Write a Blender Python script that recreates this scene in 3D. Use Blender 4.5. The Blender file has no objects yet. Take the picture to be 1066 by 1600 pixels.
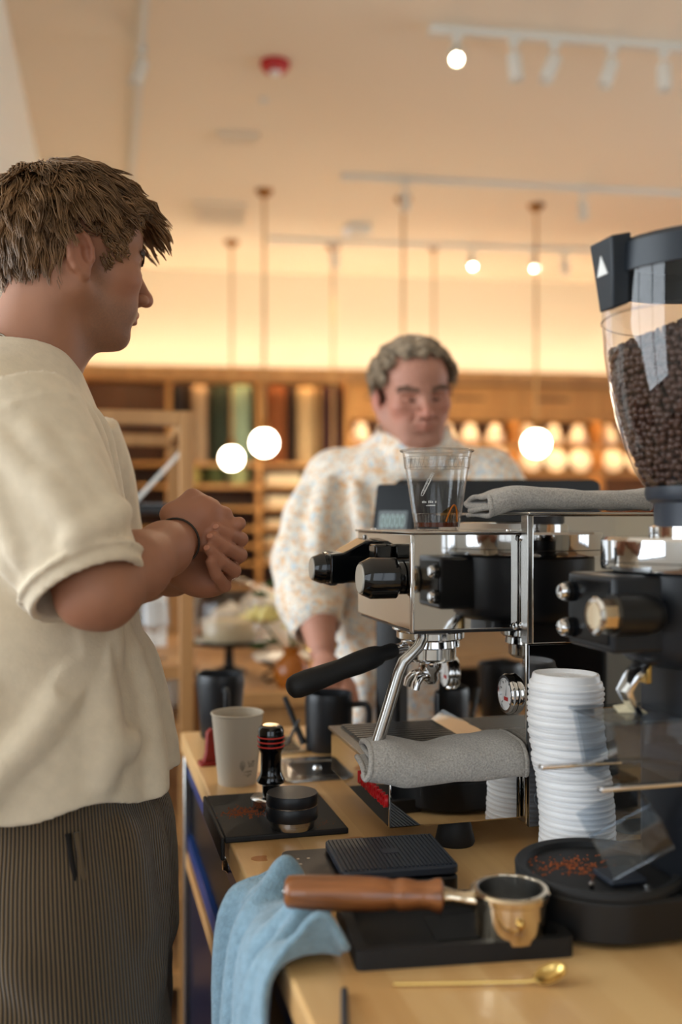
import bpy, bmesh, math, random
import numpy as np
from mathutils import Vector, Matrix, Euler

# ------------------------------------------------------------------ camera, world, lights
SC = bpy.context.scene
COL = SC.collection
EYE = 1.34                      # camera height; the worktop is 0.42 below it
TOP = 0.92                      # worktop height
TH = math.radians(14.39)        # the counter and the machines on it stand at this angle
cd = bpy.data.cameras.new('camera'); cam = bpy.data.objects.new('camera', cd); COL.objects.link(cam)
cam.location = (0, 0, EYE); cam.rotation_euler = (math.pi/2, 0, 0)
cd.sensor_fit = 'VERTICAL'; cd.sensor_height = 36.0; cd.lens = 35.0; cd.shift_y = 0.00625
cd.clip_start = 0.02
cd.dof.use_dof = True; cd.dof.focus_distance = 1.27; cd.dof.aperture_fstop = 1.9; cd.dof.aperture_blades = 9
SC.camera = cam
SC.view_settings.view_transform = 'Standard'
SC.view_settings.look = 'None'
SC.view_settings.gamma = 1.0
SC.view_settings.use_curve_mapping = False
SC.view_settings.exposure = 0.42
SC.cycles.use_denoising = True
SC.cycles.max_bounces = 8
SC.cycles.transparent_max_bounces = 12
SC.cycles.sample_clamp_indirect = 6.0
SC.cycles.caustics_refractive = False
SC.cycles.blur_glossy = 0.5

w = bpy.data.worlds.new('daylight'); SC.world = w; w.use_nodes = True
w.node_tree.nodes['Background'].inputs[0].default_value = (0.78, 0.88, 1.0, 1)
w.node_tree.nodes['Background'].inputs[1].default_value = 1.0

def area(name, loc, rot, sx, sy, power, col):
    l = bpy.data.lights.new(name, 'AREA'); l.shape = 'RECTANGLE'; l.size = sx; l.size_y = sy
    l.energy = power; l.color = col
    o = bpy.data.objects.new(name, l); o.location = loc; o.rotation_euler = rot; COL.objects.link(o)
    return o
# daylight in the openings of the shop windows (left of and behind the camera), plus an added one at right
area('window_daylight_side', (-3.12, 0.85, 1.85), (0, -math.pi/2, 0), 2.2, 3.0, 105, (0.86, 0.94, 1.0))
area('window_daylight_rear_a', (-1.55, -3.12, 1.85), (math.pi/2, 0, 0), 2.0, 2.2, 20, (0.88, 0.95, 1.0))
area('added_daylight_right', (4.62, 4.3, 1.9), (0, math.pi/2, 0), 2.2, 2.4, 34, (0.88, 0.95, 1.0))  # added and unseen: brings cool light onto the left wall
area('window_daylight_rear_b', (1.25, -3.12, 1.85), (math.pi/2, 0, 0), 2.0, 2.2, 12, (0.88, 0.95, 1.0))
# ------------------------------------------------------------------ helpers
def tag(o, label=None, cat=None, group=None, kind=None):
    if label: o['label'] = label
    if cat: o['category'] = cat
    if group: o['group'] = group
    if kind: o['kind'] = kind
    return o

def empty(name, loc=(0, 0, 0), rz=0.0, rot=None):
    o = bpy.data.objects.new(name, None); COL.objects.link(o)
    o.empty_display_size = 0.05
    o.location = loc; o.rotation_euler = rot if rot else (0, 0, rz)
    return o

def thing(name, label, cat, loc=(0, 0, 0), rz=0.0, group=None, rot=None):
    return tag(empty(name, loc, rz, rot), label, cat, group)

def mesh_obj(name, verts, faces, mat, parent=None, smooth=40, bevel=0, seg=2, solid=0):
    me = bpy.data.meshes.new(name)
    if isinstance(verts, np.ndarray):
        verts = np.asarray(verts, dtype=np.float32); faces = np.asarray(faces, dtype=np.int32)
        n, k = faces.shape
        me.vertices.add(len(verts)); me.vertices.foreach_set('co', verts.ravel())
        me.loops.add(n*k); me.loops.foreach_set('vertex_index', faces.ravel())
        me.polygons.add(n); me.polygons.foreach_set('loop_start', np.arange(0, n*k, k, dtype=np.int32))
        me.update(calc_edges=True); me.validate()
    else:
        me.from_pydata(verts, [], faces); me.update()
    if mat: me.materials.append(mat)
    if smooth:
        me.polygons.foreach_set('use_smooth', [True]*len(me.polygons))
        if smooth < 180: me.set_sharp_from_angle(angle=math.radians(smooth))
    o = bpy.data.objects.new(name, me); COL.objects.link(o)
    if parent: o.parent = parent
    if solid:
        m = o.modifiers.new('thickness', 'SOLIDIFY'); m.thickness = solid; m.offset = -1
    if bevel:
        m = o.modifiers.new('bevel', 'BEVEL'); m.width = bevel; m.segments = seg; m.limit_method = 'ANGLE'
        m.angle_limit = math.radians(35); m.harden_normals = False
    return o

def frame_to(d):
    """matrix whose local z points along d"""
    return Vector(d).to_track_quat('Z', 'Y').to_matrix()

class MB:
    def __init__(s): s.v = []; s.f = []
    def add(s, vs, fs, M=None):
        b = len(s.v)
        for p in vs:
            p = Vector(p)
            if M is not None: p = M @ p
            s.v.append((p.x, p.y, p.z))
        for f in fs: s.f.append(tuple(b+i for i in f))
        return s
    def box(s, x0, x1, y0, y1, z0, z1, M=None):
        vs = [(x, y, z) for z in (z0, z1) for y in (y0, y1) for x in (x0, x1)]
        return s.add(vs, [(0,2,3,1),(4,5,7,6),(0,1,5,4),(2,6,7,3),(0,4,6,2),(1,3,7,5)], M)
    def cbox(s, c, d, M=None):
        return s.box(c[0]-d[0]/2, c[0]+d[0]/2, c[1]-d[1]/2, c[1]+d[1]/2, c[2]-d[2]/2, c[2]+d[2]/2, M)
    def lathe(s, prof, n=32, c=(0, 0, 0), d=(0, 0, 1), sx=1.0, sy=1.0, M=None):
        """prof: (radius, height) pairs; radius 0 closes"""
        R = frame_to(d); c = Vector(c); rings = []; vs = []; fs = []
        for r, z in prof:
            if r <= 1e-7:
                rings.append([len(vs)]); vs.append(c + R @ Vector((0, 0, z)))
            else:
                rings.append(list(range(len(vs), len(vs)+n)))
                for i in range(n):
                    a = 2*math.pi*i/n
                    vs.append(c + R @ Vector((r*math.cos(a)*sx, r*math.sin(a)*sy, z)))
        for a, b in zip(rings, rings[1:]):
            if len(a) == 1 and len(b) == 1: continue
            for i in range(n):
                j = (i+1) % n
                if len(a) == 1: fs.append((a[0], b[j], b[i]))
                elif len(b) == 1: fs.append((a[i], a[j], b[0]))
                else: fs.append((a[i], a[j], b[j], b[i]))
        return s.add(vs, fs, M)
    def cyl(s, p, q, r, r2=None, n=24):
        p, q = Vector(p), Vector(q); L = (q-p).length; r2 = r if r2 is None else r2
        return s.lathe([(0, 0), (r, 0), (r2, L), (0, L)], n, p, q-p)
    def tube(s, pts, rad, n=8, closed=False, caps=True, flat=1.0):
        pts = [Vector(p) for p in pts]; m = len(pts)
        if not isinstance(rad, (list, tuple)): rad = [rad]*m
        T = []
        for i in range(m):
            a = pts[i-1] if (i > 0 or closed) else pts[i]
            b = pts[(i+1) % m] if (i < m-1 or closed) else pts[i]
            t = (b-a); T.append(t.normalized() if t.length > 1e-9 else Vector((0, 0, 1)))
        up = Vector((0, 0, 1)) if abs(T[0].z) < 0.9 else Vector((1, 0, 0))
        N = (up - T[0]*up.dot(T[0])).normalized(); vs = []
        for i in range(m):
            N = (N - T[i]*N.dot(T[i]))
            N = N.normalized() if N.length > 1e-6 else T[i].orthogonal().normalized()
            B = T[i].cross(N)
            for k in range(n):
                a = 2*math.pi*k/n
                vs.append(pts[i] + N*(rad[i]*math.cos(a)) + B*(rad[i]*math.sin(a)*flat))
        fs = []
        for i in range(m if closed else m-1):
            j = (i+1) % m
            for k in range(n):
                l = (k+1) % n
                fs.append((i*n+k, i*n+l, j*n+l, j*n+k))
        if caps and not closed:
            fs.append(tuple(range(n-1, -1, -1))); fs.append(tuple((m-1)*n+k for k in range(n)))
        return s.add(vs, fs)
    def prism(s, poly, z0, z1, M=None):
        n = len(poly)
        vs = [(x, y, z0) for x, y in poly] + [(x, y, z1) for x, y in poly]
        fs = [tuple(range(n-1, -1, -1)), tuple(range(n, 2*n))]
        for i in range(n): fs.append((i, (i+1) % n, n+(i+1) % n, n+i))
        return s.add(vs, fs, M)
    def build(s, name, mat, parent=None, **k):
        return mesh_obj(name, s.v, s.f, mat, parent, **k)

def rrect(w, h, r, n=6, cx=0, cy=0):
    pts = []
    for qx, qy, a0 in ((1, 1, 0), (-1, 1, 90), (-1, -1, 180), (1, -1, 270)):
        for i in range(n+1):
            a = math.radians(a0 + 90*i/n)
            pts.append((cx + qx*(w/2-r) + r*math.cos(a), cy + qy*(h/2-r) + r*math.sin(a)))
    return pts

def ring_loft(mb, rings, close_ends=True, M=None):
    """rings: lists of equal length of 3D points"""
    n = len(rings[0]); vs = [p for r in rings for p in r]; fs = []
    for i in range(len(rings)-1):
        for k in range(n):
            l = (k+1) % n
            fs.append((i*n+k, i*n+l, (i+1)*n+l, (i+1)*n+k))
    if close_ends:
        fs.append(tuple(range(n-1, -1, -1))); fs.append(tuple((len(rings)-1)*n+k for k in range(n)))
    return mb.add(vs, fs, M)

def text(name, body, size, mat, parent, loc, rot, extrude=0.0003, align='CENTER', sx=1.0):
    c = bpy.data.curves.new(name, 'FONT'); c.body = body; c.size = size; c.extrude = extrude
    c.align_x = align; c.align_y = 'CENTER'; c.resolution_u = 3
    t = bpy.data.objects.new(name, c); COL.objects.link(t)
    dg = bpy.context.evaluated_depsgraph_get()
    me = bpy.data.meshes.new_from_object(t.evaluated_get(dg))
    bpy.data.objects.remove(t); me.name = name
    me.materials.clear(); me.materials.append(mat)
    o = bpy.data.objects.new(name, me); COL.objects.link(o); o.parent = parent
    o.location = loc; o.rotation_euler = rot; o.scale = (sx, 1, 1)
    return o

def copy_tree(o, parent=None):
    c = o.copy(); COL.objects.link(c); c.parent = parent
    for ch in list(o.children): copy_tree(ch, c)
    return c

# ------------------------------------------------------------------ implicit surfaces (bodies, cloth)
def smin(a, b, k):
    if k <= 0: return np.minimum(a, b)
    h = np.maximum(k-np.abs(a-b), 0)/k
    return np.minimum(a, b) - h*h*k*0.25

class Field:
    """a signed distance grid built up from blended primitives"""
    def __init__(s, lo, hi, h):
        s.lo = np.array(lo, np.float32); s.h = h
        s.n = np.ceil((np.array(hi)-np.array(lo))/h).astype(int)+1
        s.D = np.full(tuple(s.n), 0.2, np.float32)
        s.ax = [s.lo[i] + h*np.arange(s.n[i], dtype=np.float32) for i in range(3)]
    def region(s, lo, hi):
        i0 = np.clip(np.floor((np.array(lo)-s.lo)/s.h).astype(int), 0, s.n)
        i1 = np.clip(np.ceil((np.array(hi)-s.lo)/s.h).astype(int)+1, 0, s.n)
        sl = tuple(slice(a, b) for a, b in zip(i0, i1))
        X = s.ax[0][sl[0]][:, None, None]; Y = s.ax[1][sl[1]][None, :, None]; Z = s.ax[2][sl[2]][None, None, :]
        return sl, X, Y, Z
    def put(s, sl, d, k, op):
        if d.size == 0: return
        A = s.D[sl]
        if op == 'add': s.D[sl] = smin(A, d, k)
        elif op == 'sub': s.D[sl] = -smin(-A, d, k)
        elif op == 'and': s.D[sl] = -smin(-A, -d, k)
    def ell(s, c, r, k=0.01, R=None, op='add'):
        c = np.array(c, float); r = np.array(r, float); m = max(r)+k+2*s.h+0.004
        sl, X, Y, Z = s.region(c-m, c+m)
        x, y, z = X-c[0], Y-c[1], Z-c[2]
        if R is not None:
            R = np.array(R)
            x, y, z = (R[0,0]*x+R[1,0]*y+R[2,0]*z, R[0,1]*x+R[1,1]*y+R[2,1]*z, R[0,2]*x+R[1,2]*y+R[2,2]*z)
        k0 = np.sqrt((x/r[0])**2+(y/r[1])**2+(z/r[2])**2)
        k1 = np.sqrt((x/r[0]**2)**2+(y/r[1]**2)**2+(z/r[2]**2)**2)+1e-9
        s.put(sl, (k0*(k0-1)/k1).astype(np.float32), k, op); return s
    def cone(s, a, b, ra, rb, k=0.01, op='add'):
        a = np.array(a, float); b = np.array(b, float); m = max(ra, rb)+k+2*s.h+0.004
        sl, X, Y, Z = s.region(np.minimum(a, b)-m, np.maximum(a, b)+m)
        d = b-a; L2 = float(d@d)+1e-12
        t = np.clip(((X-a[0])*d[0]+(Y-a[1])*d[1]+(Z-a[2])*d[2])/L2, 0, 1)
        q = np.sqrt((X-a[0]-t*d[0])**2+(Y-a[1]-t*d[1])**2+(Z-a[2]-t*d[2])**2)
        s.put(sl, (q-(ra+(rb-ra)*t)).astype(np.float32), k, op); return s
    def chain(s, pts, rad, k=0.006, op='add'):
        for i in range(len(pts)-1): s.cone(pts[i], pts[i+1], rad[i], rad[i+1], k, op)
        return s
    def func(s, fn, k=0.0, op='add', lo=None, hi=None):
        sl, X, Y, Z = s.region(s.lo if lo is None else lo, s.lo+s.n*s.h if hi is None else hi)
        s.put(sl, np.asarray(np.broadcast_to(fn(X, Y, Z), s.D[sl].shape), np.float32), k, op); return s
    def mesh(s, relax=1):
        D = s.D; h = s.h
        ins = D < 0
        nx, ny, nz = D.shape
        cnt = np.zeros((nx-1, ny-1, nz-1), np.int8)
        for i in (0, 1):
            for j in (0, 1):
                for k in (0, 1):
                    cnt += ins[i:nx-1+i, j:ny-1+j, k:nz-1+k]
        act = (cnt > 0) & (cnt < 8)
        ci, cj, ck = np.nonzero(act)
        idx = np.full(act.shape, -1, np.int32); idx[ci, cj, ck] = np.arange(len(ci))
        acc = np.zeros((len(ci), 3)); num = np.zeros(len(ci))
        corners = [(i, j, k) for i in (0, 1) for j in (0, 1) for k in (0, 1)]
        for a in corners:
            for ax in range(3):
                if a[ax]: continue
                b = list(a); b[ax] = 1
                va = D[ci+a[0], cj+a[1], ck+a[2]]; vb = D[ci+b[0], cj+b[1], ck+b[2]]
                m = (va < 0) != (vb < 0)
                t = np.where(m, va/np.where(m, va-vb, 1), 0)
                p = np.array(a, float)[None, :].repeat(len(ci), 0); p[:, ax] += t
                acc[m] += p[m]; num[m] += 1
        P = (np.stack([ci, cj, ck], 1) + acc/num[:, None])*h + s.lo
        F = []
        for ax in range(3):
            o1, o2 = [(1, 2), (2, 0), (0, 1)][ax]
            sh = [slice(None)]*3; sh2 = [slice(None)]*3
            sh[ax] = slice(0, D.shape[ax]-1); sh2[ax] = slice(1, None)
            A = ins[tuple(sh)]; B = ins[tuple(sh2)]
            e = np.nonzero(A != B); e = np.stack(e, 1)
            ok = (e[:, o1] > 0) & (e[:, o2] > 0) & (e[:, o1] < D.shape[o1]-1) & (e[:, o2] < D.shape[o2]-1)
            e = e[ok]
            def at(d1, d2):
                q = e.copy(); q[:, o1] += d1; q[:, o2] += d2
                return idx[q[:, 0], q[:, 1], q[:, 2]]
            q = np.stack([at(-1, -1), at(0, -1), at(0, 0), at(-1, 0)], 1)
            fl = A[e[:, 0], e[:, 1], e[:, 2]]
            q[~fl] = q[~fl][:, ::-1]
            F.append(q)
        F = np.concatenate(F)
        for _ in range(relax):
            S = np.zeros_like(P); N = np.zeros(len(P))
            for a in range(4):
                b = (a+1) % 4
                np.add.at(S, F[:, a], P[F[:, b]]); np.add.at(N, F[:, a], 1)
                np.add.at(S, F[:, b], P[F[:, a]]); np.add.at(N, F[:, b], 1)
            P = P*0.45 + S/np.maximum(N, 1)[:, None]*0.55
        return P, F

def rot_y(a): c, s = math.cos(a), math.sin(a); return np.array([[c, 0, s], [0, 1, 0], [-s, 0, c]])
def rot_z(a): c, s = math.cos(a), math.sin(a); return np.array([[c, -s, 0], [s, c, 0], [0, 0, 1]])
def rot_x(a): c, s = math.cos(a), math.sin(a); return np.array([[1, 0, 0], [0, c, -s], [0, s, c]])

# ------------------------------------------------------------------ materials
def srgb(r, g, b):
    f = lambda c: c/12.92 if c <= 0.04045 else ((c+0.055)/1.055)**2.4
    return (f(r/255), f(g/255), f(b/255), 1)

def new_mat(name):
    m = bpy.data.materials.new(name); m.use_nodes = True
    nt = m.node_tree; return m, nt, nt.nodes['Principled BSDF']

def nd(nt, typ, **kw):
    n = nt.nodes.new(typ)
    for k, v in kw.items(): setattr(n, k, v)
    return n

def mat(name, col, rough=0.5, metal=0.0, var=0.0, vscale=8.0, bump=0.0, bscale=200.0, coat=0.0, trans=0.0, ior=1.45,
        spec=0.5, sheen=0.0, sss=0.0, stretch=(1, 1, 1), rvar=0.0):
    m, nt, b = new_mat(name)
    c = col if len(col) == 4 else srgb(*col)
    b.inputs['Base Color'].default_value = c
    b.inputs['Roughness'].default_value = rough; b.inputs['Metallic'].default_value = metal
    b.inputs['Coat Weight'].default_value = coat; b.inputs['Transmission Weight'].default_value = trans
    b.inputs['IOR'].default_value = ior; b.inputs['Specular IOR Level'].default_value = spec
    if coat: b.inputs['Coat Roughness'].default_value = 0.08
    if sheen: b.inputs['Sheen Weight'].default_value = sheen; b.inputs['Sheen Roughness'].default_value = 0.5
    if sss:
        b.inputs['Subsurface Weight'].default_value = sss
        b.inputs['Subsurface Radius'].default_value = (0.012, 0.005, 0.003); b.inputs['Subsurface Scale'].default_value = 0.6
    if var or bump or rvar:
        tc = nd(nt, 'ShaderNodeTexCoord'); mp = nd(nt, 'ShaderNodeMapping'); mp.inputs['Scale'].default_value = stretch
        nt.links.new(tc.outputs['Object'], mp.inputs[0])
    if var:
        n = nd(nt, 'ShaderNodeTexNoise'); n.inputs['Scale'].default_value = vscale; n.inputs['Detail'].default_value = 6
        nt.links.new(mp.outputs[0], n.inputs['Vector'])
        r = nd(nt, 'ShaderNodeValToRGB'); r.color_ramp.elements[0].position = 0.3; r.color_ramp.elements[1].position = 0.7
        r.color_ramp.elements[0].color = (c[0]*(1-var), c[1]*(1-var), c[2]*(1-var), 1)
        r.color_ramp.elements[1].color = (min(1, c[0]*(1+var)), min(1, c[1]*(1+var)), min(1, c[2]*(1+var)), 1)
        nt.links.new(n.outputs['Fac'], r.inputs[0]); nt.links.new(r.outputs[0], b.inputs['Base Color'])
    if rvar:
        n3 = nd(nt, 'ShaderNodeTexNoise'); n3.inputs['Scale'].default_value = 14; n3.inputs['Detail'].default_value = 5
        nt.links.new(mp.outputs[0], n3.inputs['Vector'])
        mr = nd(nt, 'ShaderNodeMapRange'); mr.inputs['To Min'].default_value = max(0, rough-rvar); mr.inputs['To Max'].default_value = rough+rvar
        nt.links.new(n3.outputs['Fac'], mr.inputs[0]); nt.links.new(mr.outputs[0], b.inputs['Roughness'])
    if bump:
        n2 = nd(nt, 'ShaderNodeTexNoise'); n2.inputs['Scale'].default_value = bscale; n2.inputs['Detail'].default_value = 4
        nt.links.new(mp.outputs[0], n2.inputs['Vector'])
        bp = nd(nt, 'ShaderNodeBump'); bp.inputs['Strength'].default_value = bump; bp.inputs['Distance'].default_value = 0.002
        nt.links.new(n2.outputs['Fac'], bp.inputs['Height']); nt.links.new(bp.outputs[0], b.inputs['Normal'])
    return m

def wood(name, light, dark, rough=0.45, scale=6.0, along='y', coat=0.0, stave=0.0):
    m, nt, b = new_mat(name); b.inputs['Roughness'].default_value = rough; b.inputs['Coat Weight'].default_value = coat
    tc = nd(nt, 'ShaderNodeTexCoord'); mp = nd(nt, 'ShaderNodeMapping')
    s = {'x': (0.06, 1, 1), 'y': (1, 0.06, 1), 'z': (1, 1, 0.06)}[along]
    mp.inputs['Scale'].default_value = tuple(scale*q for q in s)
    nt.links.new(tc.outputs['Object'], mp.inputs[0])
    n = nd(nt, 'ShaderNodeTexNoise'); n.inputs['Scale'].default_value = 4.0; n.inputs['Detail'].default_value = 8
    n.inputs['Distortion'].default_value = 0.6
    nt.links.new(mp.outputs[0], n.inputs['Vector'])
    n2 = nd(nt, 'ShaderNodeTexNoise'); n2.inputs['Scale'].default_value = 1.2; n2.inputs['Detail'].default_value = 3
    nt.links.new(mp.outputs[0], n2.inputs['Vector'])
    ad = nd(nt, 'ShaderNodeMath', operation='ADD'); ml = nd(nt, 'ShaderNodeMath', operation='MULTIPLY'); ml.inputs[1].default_value = 0.5
    nt.links.new(n.outputs['Fac'], ad.inputs[0]); nt.links.new(n2.outputs['Fac'], ad.inputs[1]); nt.links.new(ad.outputs[0], ml.inputs[0])
    fac = ml.outputs[0]
    if stave:
        sx = nd(nt, 'ShaderNodeSeparateXYZ'); nt.links.new(tc.outputs['Object'], sx.inputs[0])
        dv = nd(nt, 'ShaderNodeMath', operation='DIVIDE'); dv.inputs[1].default_value = stave
        nt.links.new(sx.outputs[0], dv.inputs[0])
        fl = nd(nt, 'ShaderNodeMath', operation='FLOOR'); nt.links.new(dv.outputs[0], fl.inputs[0])
        wn = nd(nt, 'ShaderNodeTexWhiteNoise', noise_dimensions='1D'); nt.links.new(fl.outputs[0], wn.inputs['W'])
        sm = nd(nt, 'ShaderNodeMath', operation='MULTIPLY_ADD'); sm.inputs[1].default_value = 0.16; 
        nt.links.new(wn.outputs['Value'], sm.inputs[0]); nt.links.new(fac, sm.inputs[2])
        sb = nd(nt, 'ShaderNodeMath', operation='SUBTRACT'); sb.inputs[1].default_value = 0.08
        nt.links.new(sm.outputs[0], sb.inputs[0]); fac = sb.outputs[0]
    r = nd(nt, 'ShaderNodeValToRGB'); r.color_ramp.elements[0].position = 0.34; r.color_ramp.elements[1].position = 0.62
    r.color_ramp.elements[0].color = srgb(*dark); r.color_ramp.elements[1].color = srgb(*light)
    nt.links.new(fac, r.inputs[0]); nt.links.new(r.outputs[0], b.inputs['Base Color'])
    bp = nd(nt, 'ShaderNodeBump'); bp.inputs['Strength'].default_value = 0.08; bp.inputs['Distance'].default_value = 0.001
    nt.links.new(n.outputs['Fac'], bp.inputs['Height']); nt.links.new(bp.outputs[0], b.inputs['Normal'])
    return m

def glow(name, col, strength):
    m = bpy.data.materials.new(name); m.use_nodes = True; nt = m.node_tree
    for n in list(nt.nodes):
        if n.type != 'OUTPUT_MATERIAL': nt.nodes.remove(n)
    e = nd(nt, 'ShaderNodeEmission'); e.inputs[0].default_value = (*col, 1); e.inputs[1].default_value = strength
    nt.links.new(e.outputs[0], nt.nodes['Material Output'].inputs[0]); return m

def glass(name, col=(1, 1, 1, 1), rough=0.0, ior=1.45, alpha=0.86, spec=0.5):
    """thin clear plastic or glass: mostly see-through, with a specular surface"""
    m = bpy.data.materials.new(name); m.use_nodes = True; nt = m.node_tree
    for n in list(nt.nodes):
        if n.type != 'OUTPUT_MATERIAL': nt.nodes.remove(n)
    t = nd(nt, 'ShaderNodeBsdfTransparent'); t.inputs[0].default_value = (col[0]*alpha, col[1]*alpha, col[2]*alpha, 1)
    g = nd(nt, 'ShaderNodeBsdfGlossy'); g.inputs['Roughness'].default_value = rough
    lw = nd(nt, 'ShaderNodeLayerWeight'); lw.inputs[0].default_value = 0.5
    pw = nd(nt, 'ShaderNodeMath', operation='POWER'); pw.inputs[1].default_value = 3.5; nt.links.new(lw.outputs['Facing'], pw.inputs[0])
    f = nd(nt, 'ShaderNodeMath', operation='MULTIPLY_ADD'); f.inputs[1].default_value = 0.75; f.inputs[2].default_value = ((ior-1)/(ior+1))**2*1.3
    nt.links.new(pw.outputs[0], f.inputs[0])
    mx = nd(nt, 'ShaderNodeMixShader')
    nt.links.new(f.outputs[0], mx.inputs[0]); nt.links.new(t.outputs[0], mx.inputs[1]); nt.links.new(g.outputs[0], mx.inputs[2])
    nt.links.new(mx.outputs[0], nt.nodes['Material Output'].inputs[0]); return m

M = {}
M['ceiling'] = mat('ceiling_paint', (240, 226, 204), 0.9)
M['wall'] = mat('wall_paint', (238, 228, 206), 0.9)
M['wall_white'] = mat('white_wall_paint', (240, 240, 234), 0.9)
M['floor'] = wood('floor_boards', (120, 86, 56), (84, 58, 36), 0.5, 2.0, 'y')
M['top'] = wood('butcher_block', (228, 188, 130), (204, 156, 98), 0.32, 5.0, 'y', 0.15, 0.044)
M['shelfwood'] = wood('oak_shelf', (206, 150, 82), (168, 112, 54), 0.5, 4.0, 'z')
M['rackwood'] = wood('pale_oak', (190, 142, 88), (158, 112, 64), 0.5, 4.0, 'z')
M['navy'] = mat('navy_gloss', (10, 48, 104), 0.3, 0, spec=0.25)
M['blackgloss'] = mat('black_gloss', (6, 7, 9), 0.1, 0, coat=0.3)
M['blacksatin'] = mat('black_satin', (8, 9, 12), 0.32, 0, spec=0.25)
M['black'] = mat('black_plastic', (14, 15, 17), 0.35, 0, bump=0.03, bscale=600)
M['blackmatte'] = mat('black_rubber', (17, 17, 18), 0.62, 0, bump=0.08, bscale=900)
M['blackcoat'] = mat('black_powder_coat', (20, 23, 28), 0.38, 0, bump=0.04, bscale=1200)
M['slate'] = mat('slate_plastic', (38, 44, 54), 0.45)
M['mirror'] = mat('polished_steel', (205, 203, 200), 0.035, 1.0, rvar=0.015)
M['chrome'] = mat('chrome', (225, 225, 226), 0.07, 1.0)
M['steel'] = mat('brushed_steel', (176, 174, 170), 0.24, 1.0, bump=0.03, bscale=300, stretch=(1, 12, 1))
M['darksteel'] = mat('dark_steel', (70, 68, 66), 0.3, 1.0)
M['gold'] = mat('brass', (206, 170, 100), 0.2, 1.0)
M['goldpf'] = mat('warm_polished_steel', (222, 205, 178), 0.12, 1.0)
M['white'] = mat('white_plastic', (248, 248, 249), 0.38, 0, spec=0.4, sss=0.0)
M['cap'] = mat('ivory_cap', (228, 226, 216), 0.35)
M['paper'] = mat('paper_cup', (196, 184, 164), 0.62, bump=0.05, bscale=500)
M['ink'] = mat('dark_ink', (58, 52, 44), 0.7)
M['whiteink'] = mat('white_ink', (226, 226, 222), 0.6)
M['red'] = mat('red_plastic', (190, 22, 28), 0.35)
M['ringred'] = mat('red_rubber_ring', (206, 58, 46), 0.5)
M['darkred'] = mat('dark_red_plastic', (132, 26, 18), 0.4)
M['walnut'] = wood('walnut_handle', (158, 96, 50), (82, 44, 20), 0.3, 30.0, 'x', 0.3)
M['grounds'] = mat('coffee_grounds', (146, 76, 38), 0.9)
M['coffee'] = mat('coffee_liquid', (92, 34, 10), 0.1)
M['bean'] = mat('coffee_bean', (86, 60, 48), 0.34, var=0.35, vscale=45, spec=0.55)
M['glass'] = glass('clear_plastic', alpha=0.94, ior=1.45)
M['hopper'] = glass('hopper_plastic', (0.93, 0.93, 0.95, 1), alpha=0.92, ior=1.5)
M['acrylic'] = glass('acrylic', (0.90, 0.94, 0.98, 1), alpha=0.93, ior=1.5)
M['screen'] = mat('black_glass', (8, 9, 11), 0.16, 0, spec=0.12)
M['towelgrey'] = mat('grey_towel', (172, 167, 160), 0.95, 0, var=0.26, vscale=420, bump=1.0, bscale=420, sheen=0.3)
M['towelblue'] = mat('blue_towel', (128, 158, 175), 0.95, 0, var=0.16, vscale=120, bump=1.0, bscale=360, sheen=0.4)
M['towelwhite'] = mat('white_towel', (205, 205, 200), 0.95, bump=0.5, bscale=400)
M['skin'] = mat('skin', (196, 140, 112), 0.5, 0, var=0.12, vscale=18, bump=0.06, bscale=420, sss=0.12)
M['skin_old'] = mat('ruddy_skin', (206, 142, 120), 0.48, 0, var=0.16, vscale=20, bump=0.06, bscale=300, sss=0.12)
M['hair'] = mat('brown_hair', (124, 91, 58), 0.42, 0, var=0.45, vscale=38, spec=0.5)
M['hairgrey'] = mat('grey_hair', (150, 130, 106), 0.5, 0, var=0.5, vscale=55)
M['ceramic'] = mat('white_ceramic', (240, 232, 216), 0.25)
M['dark_wood'] = wood('dark_shelf_back', (74, 44, 20), (50, 28, 12), 0.6, 3.0, 'z')
M['track'] = mat('white_track', (226, 224, 216), 0.5)
M['globe'] = glow('globe_lamp', (1.0, 0.84, 0.62), 24.0)
M['led'] = glow('warm_led', (1.0, 0.70, 0.34), 30.0)
M['cove'] = glow('cove_led', (1.0, 0.82, 0.58), 34.0)
M['cord'] = mat('pale_cord', (190, 150, 96), 0.6)
M['spotlamp'] = glow('spot_lamp', (1.0, 0.86, 0.6), 30.0)
M['brass_dark'] = mat('aged_brass', (150, 104, 54), 0.35, 1.0)
# ------------------------------------------------------------------ the room
def struct(name, mb, m, parent=None, **k):
    o = mb.build(name, m, parent, **k)
    if parent is None: o['kind'] = 'structure'
    return o

CEIL = 3.40
struct('floor', MB().box(-4.2, 5.0, -3.3, 9.8, -0.1, 0.0), M['floor'], smooth=0)
struct('ceiling', MB().box(-4.2, 5.0, -3.3, 9.8, CEIL, CEIL+0.1), M['ceiling'], smooth=0)
EB = math.atan2(0.124, 0.992)                       # angle of the back wall
RB = Matrix.Translation((-0.64, 7.97, 0)) @ Matrix.Rotation(EB, 4, 'Z')   # local x along the shelf fronts
struct('wall_back', MB().box(-3.2, 6.4, 0.37, 0.47, 0, CEIL, RB), M['wall'], smooth=0)
aL = math.atan2(0.9749, -0.2226) - math.pi/2
RL = Matrix.Translation((-1.12, 3.0, 0)) @ Matrix.Rotation(aL, 4, 'Z')
struct('wall_left', MB().box(-0.1, 0.0, 0, 6.2, 0, CEIL, RL), M['wall_white'], smooth=0)
struct('wall_corner', MB().box(-3.1, -1.12, 3.0, 3.1, 0, CEIL), M['wall_white'], smooth=0)
mb = MB()
for y0, y1, z0, z1 in ((-3.1, 3.0, 0, CEIL), (5.6, 9.7, 0, CEIL), (3.0, 5.6, 0, 0.7), (3.0, 5.6, 3.0, CEIL)):
    mb.box(4.5, 4.6, y0, y1, z0, z1)
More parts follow.
